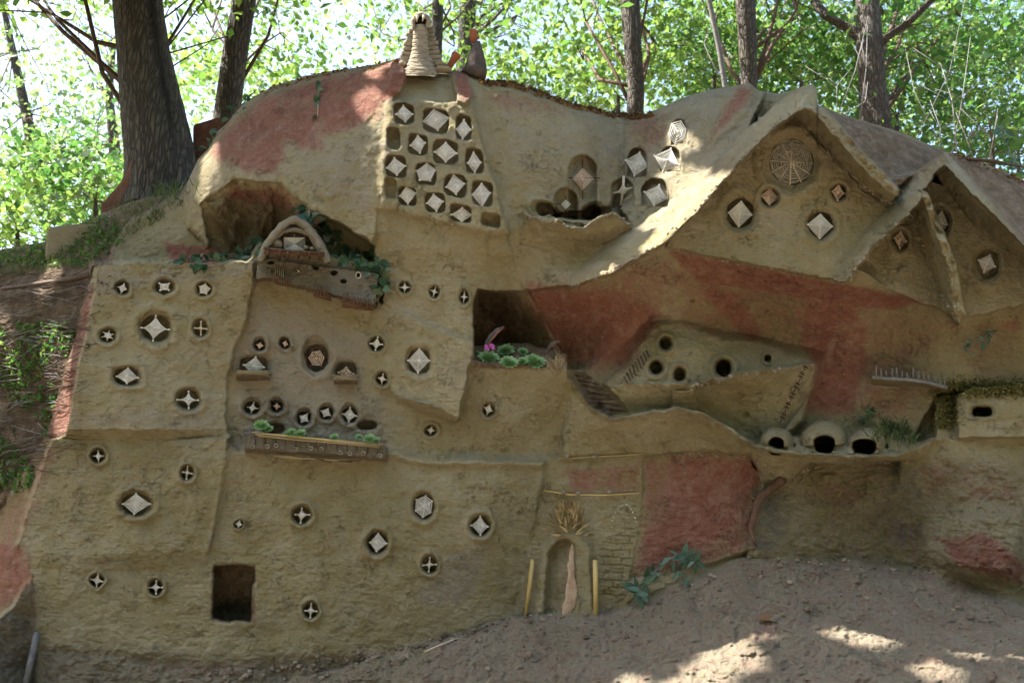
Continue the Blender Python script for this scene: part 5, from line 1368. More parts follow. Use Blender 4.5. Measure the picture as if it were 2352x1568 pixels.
# leafy ground cover on the hillside
def leafmass(name, C_, size, mat, label=None, cat=None, kind=None, group=None, parent=None, origin=None, up=.25, aspect=.6):
    C_ = np.asarray(C_); n = len(C_)
    sz = size * RNG.uniform(.45, 1.4, n)[:, None] if np.isscalar(size) else size[:, None]
    nrm = RNG.normal(size=(n, 3)); nrm[:, 2] += up * 2; nrm /= np.linalg.norm(nrm, axis=1)[:, None]
    t = RNG.normal(size=(n, 3)); t -= nrm * (t * nrm).sum(1)[:, None]; t /= np.linalg.norm(t, axis=1)[:, None]
    b = np.cross(nrm, t)
    V_ = np.stack([C_ - t * sz * .5, C_ + b * sz * aspect * .5 - t * sz * .08 + nrm * sz * .08, C_ + t * sz * .55, C_ - b * sz * aspect * .5 - t * sz * .08 + nrm * sz * .08], 1).reshape(-1, 3)
    q = np.arange(4 * n).reshape(n, 4)
    o = mesh_np(name, V_, q, mat, parent, origin, smooth=False)
    return tag(o, label, cat, group, kind)
pts = []
while len(pts) < 3600:
    u = random.uniform(-260, 430); v = random.uniform(500, 1130)
    if v < vtop(u) + 4: continue
    if u > 200 - max(0, v - 650) * .27 and v > 600 - max(0, (u - 215)) * .7: continue
    if v > 610 and v < 740: continue
    if fbm(np.array([u]), np.array([v]), 70, 2)[0] < (-.05 if v < 620 else -.12): continue
    pts.append(on(u, v, random.uniform(2, 18)))
leafmass('ground_cover', pts, 14 * UNIT, LEAF_B, kind='stuff')
# twigs and roots tangled on the dark slope
m = MB()
for _ in range(620):
    u = random.uniform(-150, 200); v = random.uniform(625, 1080)
    if u > 205 - max(0, v - 650) * .27: continue
    a = random.uniform(-.5, .25) ; ln = random.uniform(20, 120)
    p0 = on(u, v, 6); p1 = on(u + ln * .5 * math.cos(a), v + ln * .5 * math.sin(a), 16); p2 = on(min(u + ln * math.cos(a), 205), v + ln * math.sin(a), 8)
    m.tube([p0, p1, p2], random.uniform(.35, 1.1) * UNIT, 3, False)
tag(m.build('root_tangle', TWIG), kind='stuff')
m = MB()
for _ in range(170):
    u = random.uniform(-150, 190); v = random.uniform(640, 1060)
    if u > 190 - max(0, v - 650) * .3: continue
    a = random.uniform(-.7, .3); ln = random.uniform(20, 90)
    m.tube([on(u, v, 10), on(u + ln * .5 * math.cos(a), v + ln * .5 * math.sin(a), 18 + rnd(6)), on(min(u + ln * math.cos(a), 195 - max(0, v - 650) * .3), v + ln * math.sin(a), 12)], random.uniform(.5, 1.3) * UNIT, 4, False)
tag(m.build('bare_roots', GREYSTICK), kind='stuff')
stick3('x', TWIG, None, [on(-60, 672, 0), on(60, 656, 3), on(140, 644, 3), on(205, 632, 0)], 6.0)
lg = bpy.data.objects[-1] if False else None
for o in list(COL.objects):
    if o.name == 'x': o.name = 'fallen_branch'; tag(o, 'dark fallen branch lying across the slope beside the upper left house', 'branch')

# loose straw, pebbles and litter on the ground
m = MB()
for _ in range(520):
    r_ = random.random()
    if r_ < .6: u = random.uniform(850, 2400); v = random.uniform(1290, 1640)
    else: u = random.uniform(1750, 2200); v = random.uniform(1060, 1300)
    ln = random.uniform(6, 40); a = random.uniform(-.9, .5)
    if ID[0, 0] < 0: continue
    m.tube([on(u, v, 1.5), on(u + ln * math.cos(a), v + ln * math.sin(a), 2.5)], random.uniform(.35, .8) * UNIT, 3, False)
tag(m.build('straw_litter', STRAW), kind='stuff')
m = MB()
for _ in range(520):
    u = random.gauss(1000, 320) if random.random() < .45 else random.uniform(1200, 2400)
    v = np.interp(u, [0, 500, 850, 1190, 1440, 1700, 2352], [1620, 1540, 1505, 1420, 1400, 1290, 1390]) + abs(random.gauss(0, 60)) - 6
    r = random.uniform(1.0, 3.4) if random.random() < .93 else random.uniform(5, 9)
    m.ball(on(u, v, r * .3), r * UNIT, r * UNIT * random.uniform(.6, 1), r * UNIT * random.uniform(.5, .9), 6, 4, .5)
tag(m.build('pebbles', STONE, smooth=False), kind='stuff')
m = MB()
for _ in range(150):
    u = random.uniform(480, 1250) if random.random() < .7 else random.uniform(1700, 2150)
    v = np.interp(u, [480, 850, 1090, 1190, 1250, 1700, 2150], [1548, 1506, 1446, 1418, 1412, 1282, 1300]) + random.gauss(4, 9)
    r = random.uniform(2, 7)
    m.ball(on(u, v, r * .3), r * UNIT, r * UNIT, r * UNIT * .7, 7, 5, .6)
tag(m.build('crumbled_clay', STONE, smooth=False), kind='stuff')
# leaf litter on the bank top
pts = [on(u, float(vtop(u)) + random.uniform(-3, 10), random.uniform(0, 5)) for u in np.r_[RNG.uniform(1100, 1500, 700), RNG.uniform(600, 930, 120), RNG.uniform(2180, 2400, 120)]]
leafmass('leaf_litter', pts, 11 * UNIT, DRYLEAF, kind='stuff', up=1.0)
m = MB()
for _ in range(330):
    u = random.uniform(1150, 1460); v = float(vtop(u)) + 2
    m.tube([on(u, v, 2), on(u, v, 2) + np.array([rnd(.05), rnd(.05), random.uniform(-.01, .035)])], .4 * UNIT, 3, False)
tag(m.build('dry_twigs', TWIG), kind='stuff')
# straw fringe on modelled rims
m = MB()
fr_lines = [([(1812, 256), (1700, 368), (1600, 482), (1484, 582), (1400, 626), (1316, 658)], 150), ([(2116, 470), (2014, 556), (1945, 646)], 70), ([(1590, 886), (1700, 862), (1870, 838)], 70), ([(1740, 1060), (1800, 1114), (1860, 1070), (2050, 1060)], 110),
            ([(1205, 494), (1300, 520), (1345, 524), (1408, 490), (1450, 516)], 110), ([(1884, 330), (1990, 436), (2050, 468)], 90), ([(1500, 1042), (1720, 1046)], 60), ([(1930, 646), (1700, 604), (1540, 570)], 40), ([(2200, 740), (2140, 640), (2100, 500)], 60)]
for ln, cnt in fr_lines:
    P_ = np.array(ln, float); seg = np.r_[0, np.cumsum(np.hypot(*np.diff(P_, axis=0).T))]
    for _ in range(cnt):
        t = random.random() * seg[-1]; u = np.interp(t, seg, P_[:, 0]) + rnd(4); v = np.interp(t, seg, P_[:, 1]) + rnd(4)
        p = on(u, v, 1); m.tube([p, p + (RGT * rnd(1) - UPV * random.uniform(-.3, 1)) * random.uniform(4, 15) * UNIT + TOCAM * .004], random.uniform(.35, .7) * UNIT, 3, False)
        if random.random() < .5: m.ball(p, random.uniform(1.5, 4.5) * UNIT, seg=6, rings=4, jit=.6)
tag(m.build('straw_fringe', GREYCLAY), kind='stuff')
# moss on the block
pts = [on(u, v, random.uniform(-2, 9)) for u, v in zip(RNG.uniform(2168, 2650, 5200), RNG.normal(892, 10, 5200))] + [on(u, v, random.uniform(-2, 8)) for u, v in zip(RNG.normal(2172, 14, 1500), RNG.uniform(885, 985, 1500))]
leafmass('moss', pts, 6.5 * UNIT, MOSS, kind='stuff')

# ------------------------------------------------------------------ stick work on the cave dwelling and around
for (u0, v0, u1, v1, n) in ((1437, 872, 1488, 812, 9),):
    rt = thing('peg_stair', 'flight of short dark pegs climbing left of the cave dwelling', 'peg stair', on(1462, 845, 2))
    for i in range(n):
        t = i / (n - 1); u = u0 + (u1 - u0) * t; v = v0 + (v1 - v0) * t; h2 = 9 + 5 * math.sin(math.pi * t)
        stick3('peg', TWIG, rt, [on(u - 4, v - h2 * .8, 4), on(u + 4, v + h2 * .8, 6)], 1.7, 5)
rt = thing('twig_ladder', 'diagonal chain of short brown twigs rising to the upper terrace', 'twig ladder', on(1790, 968, 4))
for i in range(17):
    t = i / 16; u = 1793 + (1850 - 1793) * t; v = 966 + (842 - 966) * t
    stick3('rung', TWIG if i % 3 else PALE, rt, [on(u - 4, v - 2, 5), on(u + 4, v + 3, 6)], 1.7, 5)
    m = MB(); m.ball(on(u, v, 6), 2.8 * UNIT, seg=7, rings=5, jit=.3); m.build('knot', TWIG, rt)
rt = thing('twig_fence', 'low comb-like fence of grey twigs sticking out of the red slope', 'fence', on(2090, 880, 10))
n_ = 70
stick3('rail', GREYSTICK, rt, [at(2004, 866, n_ - 6), at(2050, 870, n_), at(2090, 872, n_ + 2), at(2130, 878, n_ + 4), at(2174, 890, n_ + 4)], 4.2, 7)
for i in range(14):
    t = i / 13; u = 2012 + 158 * t; vb = np.interp(u, [2004, 2050, 2090, 2130, 2174], [866, 870, 872, 878, 890])
    stick3('picket', GREYSTICK, rt, [at(u, vb, n_), at(u + rnd(2), vb - random.uniform(16, 30), n_ + 4)], 1.7, 5)
def f(s_, t_):
    u = 2000 + 178 * s_
    v = np.interp(u, [2000, 2050, 2090, 2130, 2180], [868, 872, 874, 880, 892]) + 16 * t_
    return u, v, 66 - 74 * t_ + 4 * fbm(u, t_ * 30, 12, 2)
grid_piece('mud_shelf', CLAY, rt, f, 60, 10, (0, 0, .2, .7))
# bamboo posts and straws
def prop(name, label, cat, pts, r, mat, group=None, sides=9):
    m = MB(); m.tube([at(*p) for p in pts], r if not hasattr(r, '__len__') else [x * UNIT for x in r], sides) if hasattr(r, '__len__') else m.tube([at(*p) for p in pts], r * UNIT, sides)
    return tag(m.build(name, mat), label, cat, group)
def hh(u, v, l): return (u, v, h_at(u, v) + l)
prop('bamboo_post', 'thin leaning yellow bamboo post left of the arched doorway', 'post', [hh(1223, 1284, 14), (1217, 1340, h_at(1217, 1340) + 12), hh(1206, 1414, 8)], [4.8, 5.2, 3.4], BAMBOO, 'bamboo posts at the doorway')
prop('bamboo_post', 'upright yellow bamboo post right of the arched doorway', 'post', [(1367, 1286, 58), (1368, 1350, 62), (1369, 1426, 76)], [5.6, 5.8, 5.4], BAMBOO, 'bamboo posts at the doorway')
prop('long_straw', 'upper thin straw laid across the lintel of the doorway', 'straw', [hh(1280, 1054, 7), hh(1350, 1050, 7), hh(1420, 1046, 7), hh(1478, 1042, 7)], 1.7, STRAW, 'straws over the doorway', 5)
prop('long_straw', 'lower yellow straw laid across above the arch', 'straw', [hh(1248, 1126, 6), hh(1310, 1136, 7), hh(1390, 1137, 7), hh(1468, 1132, 7)], 2.0, BAMBOO, 'straws over the doorway', 5)
for i, (u, v) in enumerate(((1302, 1048), (1365, 1050), (1295, 1130), (1328, 1133), (1400, 1130))):
    m = MB(); m.ball(on(u, v, 7), 6 * UNIT, 6 * UNIT, 5 * UNIT, 9, 7, .35)
    tag(m.build('clay_dab', GREYCLAY), ['grey clay dab at the left of the upper straw', 'grey clay dab at the middle of the upper straw', 'grey clay dab at the left of the lower straw', 'grey clay dab over the arch on the lower straw', 'grey clay dab right on the lower straw'][i], 'clay dab', 'clay dabs holding the straws')
# curled bark strip in the arch
def f(s_, t_):
    v = 1252 + 162 * t_
    c = np.interp(t_, [0, .3, .6, .8, 1], [1315, 1312, 1314, 1310, 1299]); w_ = np.interp(t_, [0, .05, .2, .3, .42, .55, .68, .75, .85, .93, 1], [2, 5, 6, 9, 8, 12, 15, 13, 15, 10, 7])
    return c + (s_ - .5) * 2 * w_ + 3.5 * fbm(v, s_ * 30, 9, 3), v + 4 * (s_ - .5) + 5 * fbm(s_ * 40, v, 8, 2), 44 + 1.5 * np.sin(s_ * math.pi) + t_ * 16 - 10 * s_
o = grid_piece('bark_strip', PETAL, None, f, 9, 40); tag(o, 'pale pink bark strip standing in the arched doorway', 'bark strip')
md = o.modifiers.new('thick', 'SOLIDIFY'); md.thickness = .002
m = MB()
ch = [(1424, 1196), (1430, 1178), (1440, 1164), (1452, 1158), (1462, 1160), (1470, 1172), (1476, 1188), (1480, 1200)]
for i in range(len(ch) - 1):
    for k in range(3):
        t = random.random(); u = ch[i][0] + (ch[i + 1][0] - ch[i][0]) * t - 26; v = ch[i][1] + (ch[i + 1][1] - ch[i][1]) * t
        m.ball(on(u + 8, v, 1), random.uniform(1, 2.2) * UNIT, seg=6, rings=4, jit=.5)
tag(m.build('chalk_mark', YARN), 'broken white chalk arc drawn right of the dried flower bunch', 'chalk mark')
# bunch of dried seed husks over the arch
rt = thing('dried_flower_bunch', 'bunch of dry yellow husks stuck above the arched doorway', 'dried flowers', on(1310, 1220, 6))
for k in range(80):
    u = random.gauss(1309, 16); v = random.uniform(1160, 1224) + abs(u - 1308) * .25
    a = math.atan2(v - 1232, u - 1310) + rnd(.6)
    put_leaf(ME_HUSK, on(u, v, random.uniform(5, 16)), RGT * math.cos(a) - UPV * math.sin(a) - FWD * .3, TOCAM + np.array([rnd(.6), 0, rnd(.6)]), random.uniform(12, 24) * UNIT, rt, 'husk')
# root and rootlets under the terrace cone
prop('root', 'thick reddish root coming out below the terrace cone', 'root', [(1798, 1100, h_at(1798, 1100) + 12), (1784, 1112, h_at(1784, 1112) + 12), (1766, 1126, h_at(1766, 1126) + 12), (1748, 1140, h_at(1748, 1140) + 12), (1735, 1162, h_at(1735, 1162) + 12), (1731, 1190, h_at(1731, 1190) + 12), (1724, 1215, h_at(1724, 1215) + 12), (1731, 1238, h_at(1731, 1238) + 12), (1738, 1254, h_at(1738, 1254) + 12)], [11, 10.5, 9, 9.6, 8, 7.4, 6.2, 4.6, 2], ROOTM, None, 9)
prop('root', 'thin side root left of the thick root', 'root', [(1738, 1150, h_at(1738, 1150) + 12), (1722, 1136, h_at(1722, 1136) + 12), (1716, 1124, h_at(1716, 1124) + 12)], [3.2, 2.4, 1.4], ROOTM, None, 6)
m = MB()
for _ in range(120):
    u = random.gauss(1758, 26); v = random.uniform(1130, 1260)
    p = on(u, v, 4); m.tube([p, p + np.array([rnd(.03), -.01, rnd(.02)]), p + np.array([rnd(.05), -.006, -random.uniform(0, .06)])], .4 * UNIT, 3, False)
for _ in range(90):
    u = random.gauss(2070, 26); v = random.uniform(1060, 1230)
    p = on(u, v, 4); m.tube([p, p + np.array([rnd(.02), -.01, rnd(.03)]), p + np.array([rnd(.04), -.006, -random.uniform(0, .07)])], .45 * UNIT, 3, False)
tag(m.build('rootlets', GREYSTICK), kind='stuff')
prop('white_twig', 'pale peeled twig lying at the foot of the main facade', 'twig', [hh(975, 1496, 5), hh(1012, 1480, 7), hh(1050, 1465, 5)], 1.8, PALE, None, 5)
prop('plank', 'grey plank leaning at the lower left corner of the main facade', 'plank', [(86, 1452, 72), (70, 1520, 92), (54, 1600, 112)], 7, GREYSTICK, None, 4)
prop('dead_branch', 'dark dead branch lying on the hill at the right edge', 'branch', [on_ for on_ in [(2225, 366, h_at(2225, 372) + 6), (2280, 370, h_at(2280, 400) + 12), (2352, 384, h_at(2352, 420) + 10)]], [4, 5, 3], TWIG, None, 6)
rt = thing('fallen_leaf', 'pale dry leaf lying on the earth in front of the bank', 'leaf', on(1765, 1424, 3))
put_leaf(ME_DRY, on(1740, 1424, 6), RGT + UPV * .12, TOCAM * .4 + np.array([0, 0, 1]), 50 * UNIT, rt, 'blade', 1.2)
for i in range(16):
    u = random.uniform(1150, 2352); v = np.interp(u, [1150, 1440, 1700, 2352], [1440, 1405, 1300, 1400]) + random.uniform(5, 110)
    pass

# ------------------------------------------------------------------ clay spire and bottles on the crest
zb = 30
rt = thing('clay_spire', 'layered grey clay spire with an open dark mouth on the crest', 'clay spire', at(970, 165, -10))
def lathe_piece(name, prof, cu, mat, nn_, ns=40, nr=60, gro=0.0, par=rt, depth=.8, flat=0.0):
    """prof: (v, half width) from top to bottom"""
    pv = np.array([p[0] for p in prof], float); pw_ = np.array([p[1] for p in prof], float)
    def f(s_, t_):
        v = pv[0] + (pv[-1] - pv[0]) * t_; w_ = np.interp(v, pv, pw_); a = s_ * 2 * math.pi
        lay = np.abs(((v + 1.6 * fbm(a * 20, v, 14, 2)) / 9.0) % 1 - .5) * 2
        w_ = w_ * (1 + .12 * fbm(a * 14, v, 9, 4)) * (1 + .05 * np.sin(a * 3 + v * .02)) - gro * sstep((lay - .55) / .45)
        return cu + w_ * np.cos(a), v + 1.5 * fbm(a * 12, v * 2, 9, 2), nn_ + w_ * depth * np.sin(a)
    return grid_piece(name, mat, par, f, ns, nr)
lathe_piece('coiled_column', [(56, 12), (64, 17), (80, 17.5), (100, 19), (120, 21), (138, 26), (150, 32), (158, 36), (174, 40)], 965, GREYCLAY, -4, 60, 130, 1.5)
for sx in (-1, 1):
    for i in range(9):
        t = i / 8
        v = 157 - 82 * t; u = 966 + sx * (36 - 17 * t) + rnd(2); m = MB()
        wd_ = (17 - 6 * t)
        P0 = [at(u - wd_, v, -44), at(u + wd_, v - sx * 1.5, -44), at(u + wd_ * .95, v - 10.5 - sx * 1.5, -44), at(u - wd_ * .95, v - 10.5, -44), at(u - wd_, v, -16), at(u + wd_, v - sx * 1.5, -16), at(u + wd_ * .95, v - 10.5 - sx * 1.5, -16), at(u - wd_ * .95, v - 10.5, -16)]
        m.box8([p + np.array([rnd(.002), rnd(.003), rnd(.002)]) for p in P0]); o = m.build('clay_slab', GREYCLAY, rt, smooth=False)
        b = o.modifiers.new('b', 'BEVEL'); b.width = .006; b.segments = 3
for (u, v, a, b) in ((1016, 160, 22, 6), (1012, 150, 15, 5), (925, 150, 10, 8)):
    m = MB(); m.ball(at(u, v, -14), a * UNIT, 14 * UNIT, b * UNIT, 12, 6, .2); m.build('clay_lump', GREYCLAY, rt)
# hood: a thick arch over a dark mouth
ribbon('hood', [(951, 64), (949, 50), (954, 38), (966, 32), (979, 38), (985, 50), (982, 64)], 11, 12, -26, rt, None, GREYCLAY)
lathe_piece('hood_back', [(34, 6), (40, 14), (50, 17), (62, 17), (68, 15)], 966, GREYCLAY, -30, 30, 30, 1.5, depth=.6)
m = MB(); ring = [at(966 + 13 * math.cos(a), 53 + 15 * math.sin(a), -4) for a in np.linspace(0, 2 * math.pi, 16, endpoint=False)]
m.add(ring, [tuple(range(16))]); m.build('mouth_shade_disc', simple_mat('mouth_shade', [(0.3, (.012, .010, .008)), (.7, (.02, .016, .012))], 20, 1, 0), rt)  # black disc standing in for the shade inside the mouth
for (a, b) in (((959, 36), (957, 51)), ((974, 36), (970, 50))):
    stick3('tooth', PALE, rt, [at(a[0], a[1], 14), at(b[0], b[1], 13)], [4.2 * UNIT, .8 * UNIT], 6)
bpy.context.view_layer.update()
rt = thing('clay_bottle', 'tall dark clay cone with a terracotta neck on the crest', 'clay bottle', at(1094, 178, -60))
PR = [(178, 30), (160, 27), (140, 22), (120, 16), (104, 10), (96, 7)]
m = MB(); m.tube([at(1092 + (178 - v) * .05 - 6 * (v > 170), v, -60) for v, r in PR], [r * UNIT * 1.03 for v, r in PR], 20); m.build('cone', DARKCLAY, rt)
m = MB(); PR = [(98, 6.5), (88, 8.5), (80, 10), (76, 8.8), (72, 9.6), (69, 7)]
m.tube([at(1087.5, v, -60) for v, r in PR], [r * UNIT for v, r in PR], 16); m.build('neck', TERRA, rt)
m = MB(); m.tube([at(1024, 164, -45), at(1034, 150, -42), at(1043, 136, -40), at(1047, 128, -39), at(1051, 122, -38)], [x * UNIT for x in (6, 7.5, 8.5, 11.5, 9)], 14)
tag(m.build('terracotta_pipe', TERRA), 'leaning terracotta pipe neck between the spire and the dark cone', 'pipe')

# pieces of red wall and mud behind the big oak
def block(name, label, poly, d0, d1, mat, pv):
    m = MB(); n = len(poly)
    fr = [atd(u, v, d0) for u, v in poly]; bk = [p + np.array([0, d1, 0]) for p in fr]
    m.add(fr + bk, [tuple(range(n))[::-1], tuple(range(n, 2 * n))] + [(i, (i + 1) % n, n + (i + 1) % n, n + i) for i in range(n)])
    o = m.build(name, mat, smooth=False)
    ca = o.data.color_attributes.new('paint', 'FLOAT_COLOR', 'POINT'); ca.data.foreach_set('color', np.tile(np.array(pv, float), len(o.data.vertices)))
    b = o.modifiers.new('b', 'BEVEL'); b.width = .02; b.segments = 2
    return tag(o, label, 'clay wall', 'old clay walls behind the oak')
block('clay_wall', 'orange-red clay wall seen between the oak and the boulder', [(440, 284), (500, 266), (530, 268), (540, 330), (500, 380), (440, 400)], 4.3, .25, CLAY, (1, 0, 0, .3))
block('clay_wall', 'curved red clay wall with a pale top left of the oak', [(226, 470), (240, 455), (262, 430), (286, 398), (300, 360), (330, 350), (340, 500), (250, 505), (228, 500)], 4.0, .25, CLAY, (.75, 0, 0, .3))
block('clay_wall', 'low tan clay wall on the grass at the far left', [(98, 596), (104, 520), (150, 512), (240, 510), (215, 560), (170, 590), (130, 602)], 3.66, .3, CLAY, (0, .3, .2, .3))

# ------------------------------------------------------------------ trees
def trunk(parent, pts, rad, name='trunk', sides=40, seg=150, mat=None):
    """pts: world points; smooth, ridged bark"""
    P_ = np.array(pts, float); sg = np.r_[0, np.cumsum(np.linalg.norm(np.diff(P_, axis=0), axis=1))]; tt = np.linspace(0, sg[-1], seg)
    Q = np.stack([np.interp(tt, sg, P_[:, i]) for i in range(3)], 1)
    for _ in range(8): Q[1:-1] = (Q[:-2] + Q[1:-1] * 2 + Q[2:]) / 4
    R_ = np.interp(tt, sg, rad)
    a = np.linspace(0, 2 * math.pi, sides, endpoint=False)
    A_, T_ = np.meshgrid(a, tt)
    nz = np.abs(fbm(A_ * 9 * 1.0, T_ * 14, 1.6, 3, 3.0)) * -.10 + .06 * fbm(np.cos(A_) * 2, T_ * 2 + np.sin(A_) * 2, 1, 3)
    RR = R_[:, None] * (1.02 + nz)
    X = Q[:, None, :] + RR[..., None] * (np.cos(A_)[..., None] * np.array([1, 0, 0]) + np.sin(A_)[..., None] * np.array([0, 1, 0]))
    bi = np.arange(seg)[:, None] * sides + np.arange(sides)[None]
    bj = np.roll(bi, -1, 1)
    q = np.stack([bi[:-1], bj[:-1], bj[1:], bi[1:]], -1).reshape(-1, 4)
    at_ = None
    if sides > 40:
        pt = np.zeros(X.shape[:2] + (4,)); hgt = (T_ - T_.min()) / (T_.max() - T_.min())
        zt_ = X[..., 2] - X[0, 0, 2]; cen_ = -0.62 - .16 * np.clip(1.2 - zt_, 0, 1.2)
        pt[..., 0] = sstep(1 - np.abs(((A_ - cen_ + math.pi) % (2 * math.pi)) - math.pi) / (.16 + .16 * np.clip(zt_, 0, 1.5)) ) * sstep(zt_ * 3 - .5)
        pt[..., 0] *= .6 + .8 * (fbm(A_ * 10, T_ * 4, 1, 3) + .5)
        at_ = {'paint': np.clip(pt, 0, 1).reshape(-1, 4)}
    return mesh_np(name, X.reshape(-1, 3), q, mat or BARK, parent, attrs=at_)
def carve(C_, targets):
    """gaps shaped for the sun patches: leave out leaves along lines towards the sun"""
    keep = np.ones(len(C_), bool)
    for p, r in targets:
        w_ = C_ - np.array(p); t = w_ @ L; d = np.linalg.norm(w_ - t[:, None] * L, axis=1)
        keep &= ~((d < r) & (t > 0))
    return C_[keep]
def clumps(box, n_cl, per, sp):
    """box (u0,u1,v0,v1,d0,d1): foliage volume"""
    u = RNG.uniform(box[0], box[1], n_cl); v = RNG.uniform(box[2], box[3], n_cl); d = RNG.uniform(box[4], box[5], n_cl)
    c = atd(u, v, d)
    P_ = np.repeat(c, per, 0) + RNG.normal(size=(n_cl * per, 3)) * sp * np.repeat(RNG.uniform(.5, 1.3, n_cl), per)[:, None] * np.array([1.2, 1.0, .55])
    return c, P_
ALLTREES = []
SAFE = PWf[::37]
def sunward(xr, zt, n):  # unseen canopy clumps, placed along the sun rays to shade the bank
    b = np.stack([RNG.uniform(xr[0], xr[1], n), RNG.uniform(2.2, 3.5 + (.4 if xr[0] < -2 else 0), n), RNG.uniform(.9, 3.3, n)], 1)
    cl = RNG.uniform(zt[0], zt[1], n)
    return b + L * ((cl - b[:, 2]) / L[2])[:, None]
def tree(label, tr, rad, boxes, mat, size, group='trees of the wood behind the bank', name='tree', cat='tree', br=10, twm=None, sides=24, over=None):
    """tr: (u,v,d) trunk line from base upward"""
    pts = [atd(*p) for p in tr]
    base = pts[0].copy()
    rt = thing(name, label, cat, base, group)
    if rad is not None: trunk(rt, pts, rad, 'trunk', sides, 90 if sides < 40 else 190, twm)
    CL = []; PP = []
    for b, n_cl, per, sp in boxes:
        c, p = clumps(b, n_cl, per, sp); CL.append(c); PP.append(p)
    if PP:
        C_ = np.concatenate(CL); Pn = np.concatenate(PP)
        if over is not None:
            c_ = sunward(*over[:3]); Pn = np.concatenate([Pn, np.repeat(c_, over[3], 0) + RNG.normal(size=(len(c_) * over[3], 3)) * [.26, .22, .14]])  # extra leaves added to the crown out of view, as a sun screen
        Pn = carve(Pn, GAPS)
        Pn = Pn[Pn[:, 2] > 1.9]
        # keep the foliage out of the clear view in front of the modelled bank
        rel = Pn - CAM; dd = rel @ FWD; vv_ = 784 - (rel @ UPV) / np.maximum(dd, .01) * F_UNITS; uu_ = 1176 + (rel @ RGT) / np.maximum(dd, .01) * F_UNITS
        low = np.interp(uu_, SX, SY)
        Pn = Pn[(dd > 3.6) | (vv_ < -60)]
        leafmass('crown', Pn, size, mat, parent=rt, origin=base)
        m = MB()
        A_ = np.array(pts)
        for i in range(min(br, len(C_))):
            e = C_[int(i * len(C_) / br)]
            s0 = A_[min(len(A_) - 1, 1 + i % max(1, len(A_) - 1))] if rad is not None else base
            if np.linalg.norm(e - s0) > 4.5: s0 = e + (s0 - e) / np.linalg.norm(e - s0) * 2.2 if rad is None else s0
            if np.linalg.norm(e - s0) > 6: continue
            mid = (s0 + e) / 2 + np.array([rnd(.3), rnd(.3), rnd(.25)]); q1 = (s0 + mid) / 2 + np.array([rnd(.1), 0, rnd(.1)]); q2 = (e + mid) / 2 + np.array([rnd(.15), 0, rnd(.15)])
            r0 = (rad[-1] if rad is not None else .02) * .33
            m.tube([s0, q1, mid, q2, e], [r0, r0 * .8, r0 * .6, r0 * .4, r0 * .15], 5)
            for k in range(2):
                g = e + np.array([rnd(.6), rnd(.5), rnd(.4)]); m.tube([mid if k else q2, (mid + g) / 2 + np.array([rnd(.1), 0, rnd(.1)]), g], [r0 * .4, r0 * .25, r0 * .1], 4)
        if m.v: m.build('branches', TWIG if twm is None else twm, rt)
    return rt
GAPS = [(at(1570, 450, 150), .17), (at(1530, 350, 40), .10), (at(1610, 440, 190), .13), (at(1500, 560, 190), .07), (at(1545, 410, 60), .08), (at(1650, 1480, 330), .11), (at(1730, 1450, 260), .08), (at(1590, 1500, 360), .10), (at(1520, 1530, 370), .07), (at(2050, 1390, 230), .05),
        (at(2250, 1262, 150), .05), (at(2330, 1280, 150), .07), (at(470, 350, -70), .07), (at(150, 900, -50), .13), (at(110, 640, -250), .08), (at(60, 860, -200), .07), (at(560, 590, 0), .05), (at(960, 100, 10), .12), (at(1480, 470, 90), .05), (at(2250, 1330, 170), .05), (at(1900, 1370, 230), .07), (at(2200, 1400, 260), .07), (at(2330, 1470, 330), .10), (at(2150, 1540, 430), .07), (at(1450, 1560, 330), .06), (at(1750, 1390, 200), .05), (at(1800, 1380, 200), .04), (at(1500, 455, 60), .05)]
# the big oak on the left with the black streak
tree('big leaning oak trunk with cracked bark at the left of the bank', [(386, 500, 4.15), (382, 455, 4.15), (372, 380, 4.15), (352, 250, 4.18), (330, 120, 4.22), (316, 0, 4.28), (306, -160, 4.4), (300, -500, 4.8), (320, -1200, 6)], [.24, .20, .176, .158, .134, .124, .118, .10, .05],
     [((-300, 600, -500, 60, 4.6, 6.2), 26, 80, .22)], LEAF_A, .06, br=14, sides=72, over=((-3.4, .4), (4.6, 6.6), 560, 170))
tree('dark second trunk behind the boulder with a thin dead side branch', [(514, 400, 4.9), (518, 300, 4.9), (524, 240, 4.9), (540, 120, 4.95), (562, 0, 5.0), (575, -160, 5.1), (585, -600, 5.4)], [.09, .085, .075, .075, .07, .06, .04],
     [((430, 900, -300, 60, 5.2, 7.0), 22, 80, .24)], LEAF_A, .062, br=10)
tree('slim dark trunk behind the clay spire', [(1000, 150, 6.3), (1003, 80, 6.3), (1006, 0, 6.3), (1008, -300, 6.6)], [.05, .047, .043, .03], [((760, 1080, -200, 90, 6.4, 8.0), 16, 80, .28)], LEAF_A, .062, br=9)
tree('grey mossy trunk behind the terracotta bottle', [(1070, 180, 7.4), (1072, 100, 7.4), (1074, 0, 7.4), (1070, -300, 7.6)], [.10, .085, .075, .06], [((1020, 1240, -220, 110, 7.5, 9.4), 18, 80, .30)], LEAF_A, .062, br=12)
tree('rough dark trunk rising right of the valley of the bank', [(1458, 380, 5.6), (1458, 262, 5.6), (1462, 200, 5.6), (1452, 100, 5.6), (1447, 0, 5.65), (1440, -250, 5.8)], [.066, .062, .058, .062, .066, .05], [((1280, 1640, -220, 130, 5.9, 8), 30, 80, .30)], LEAF_A, .062, br=12, over=((.2, 3.4), (4.5, 6.6), 360, 170))
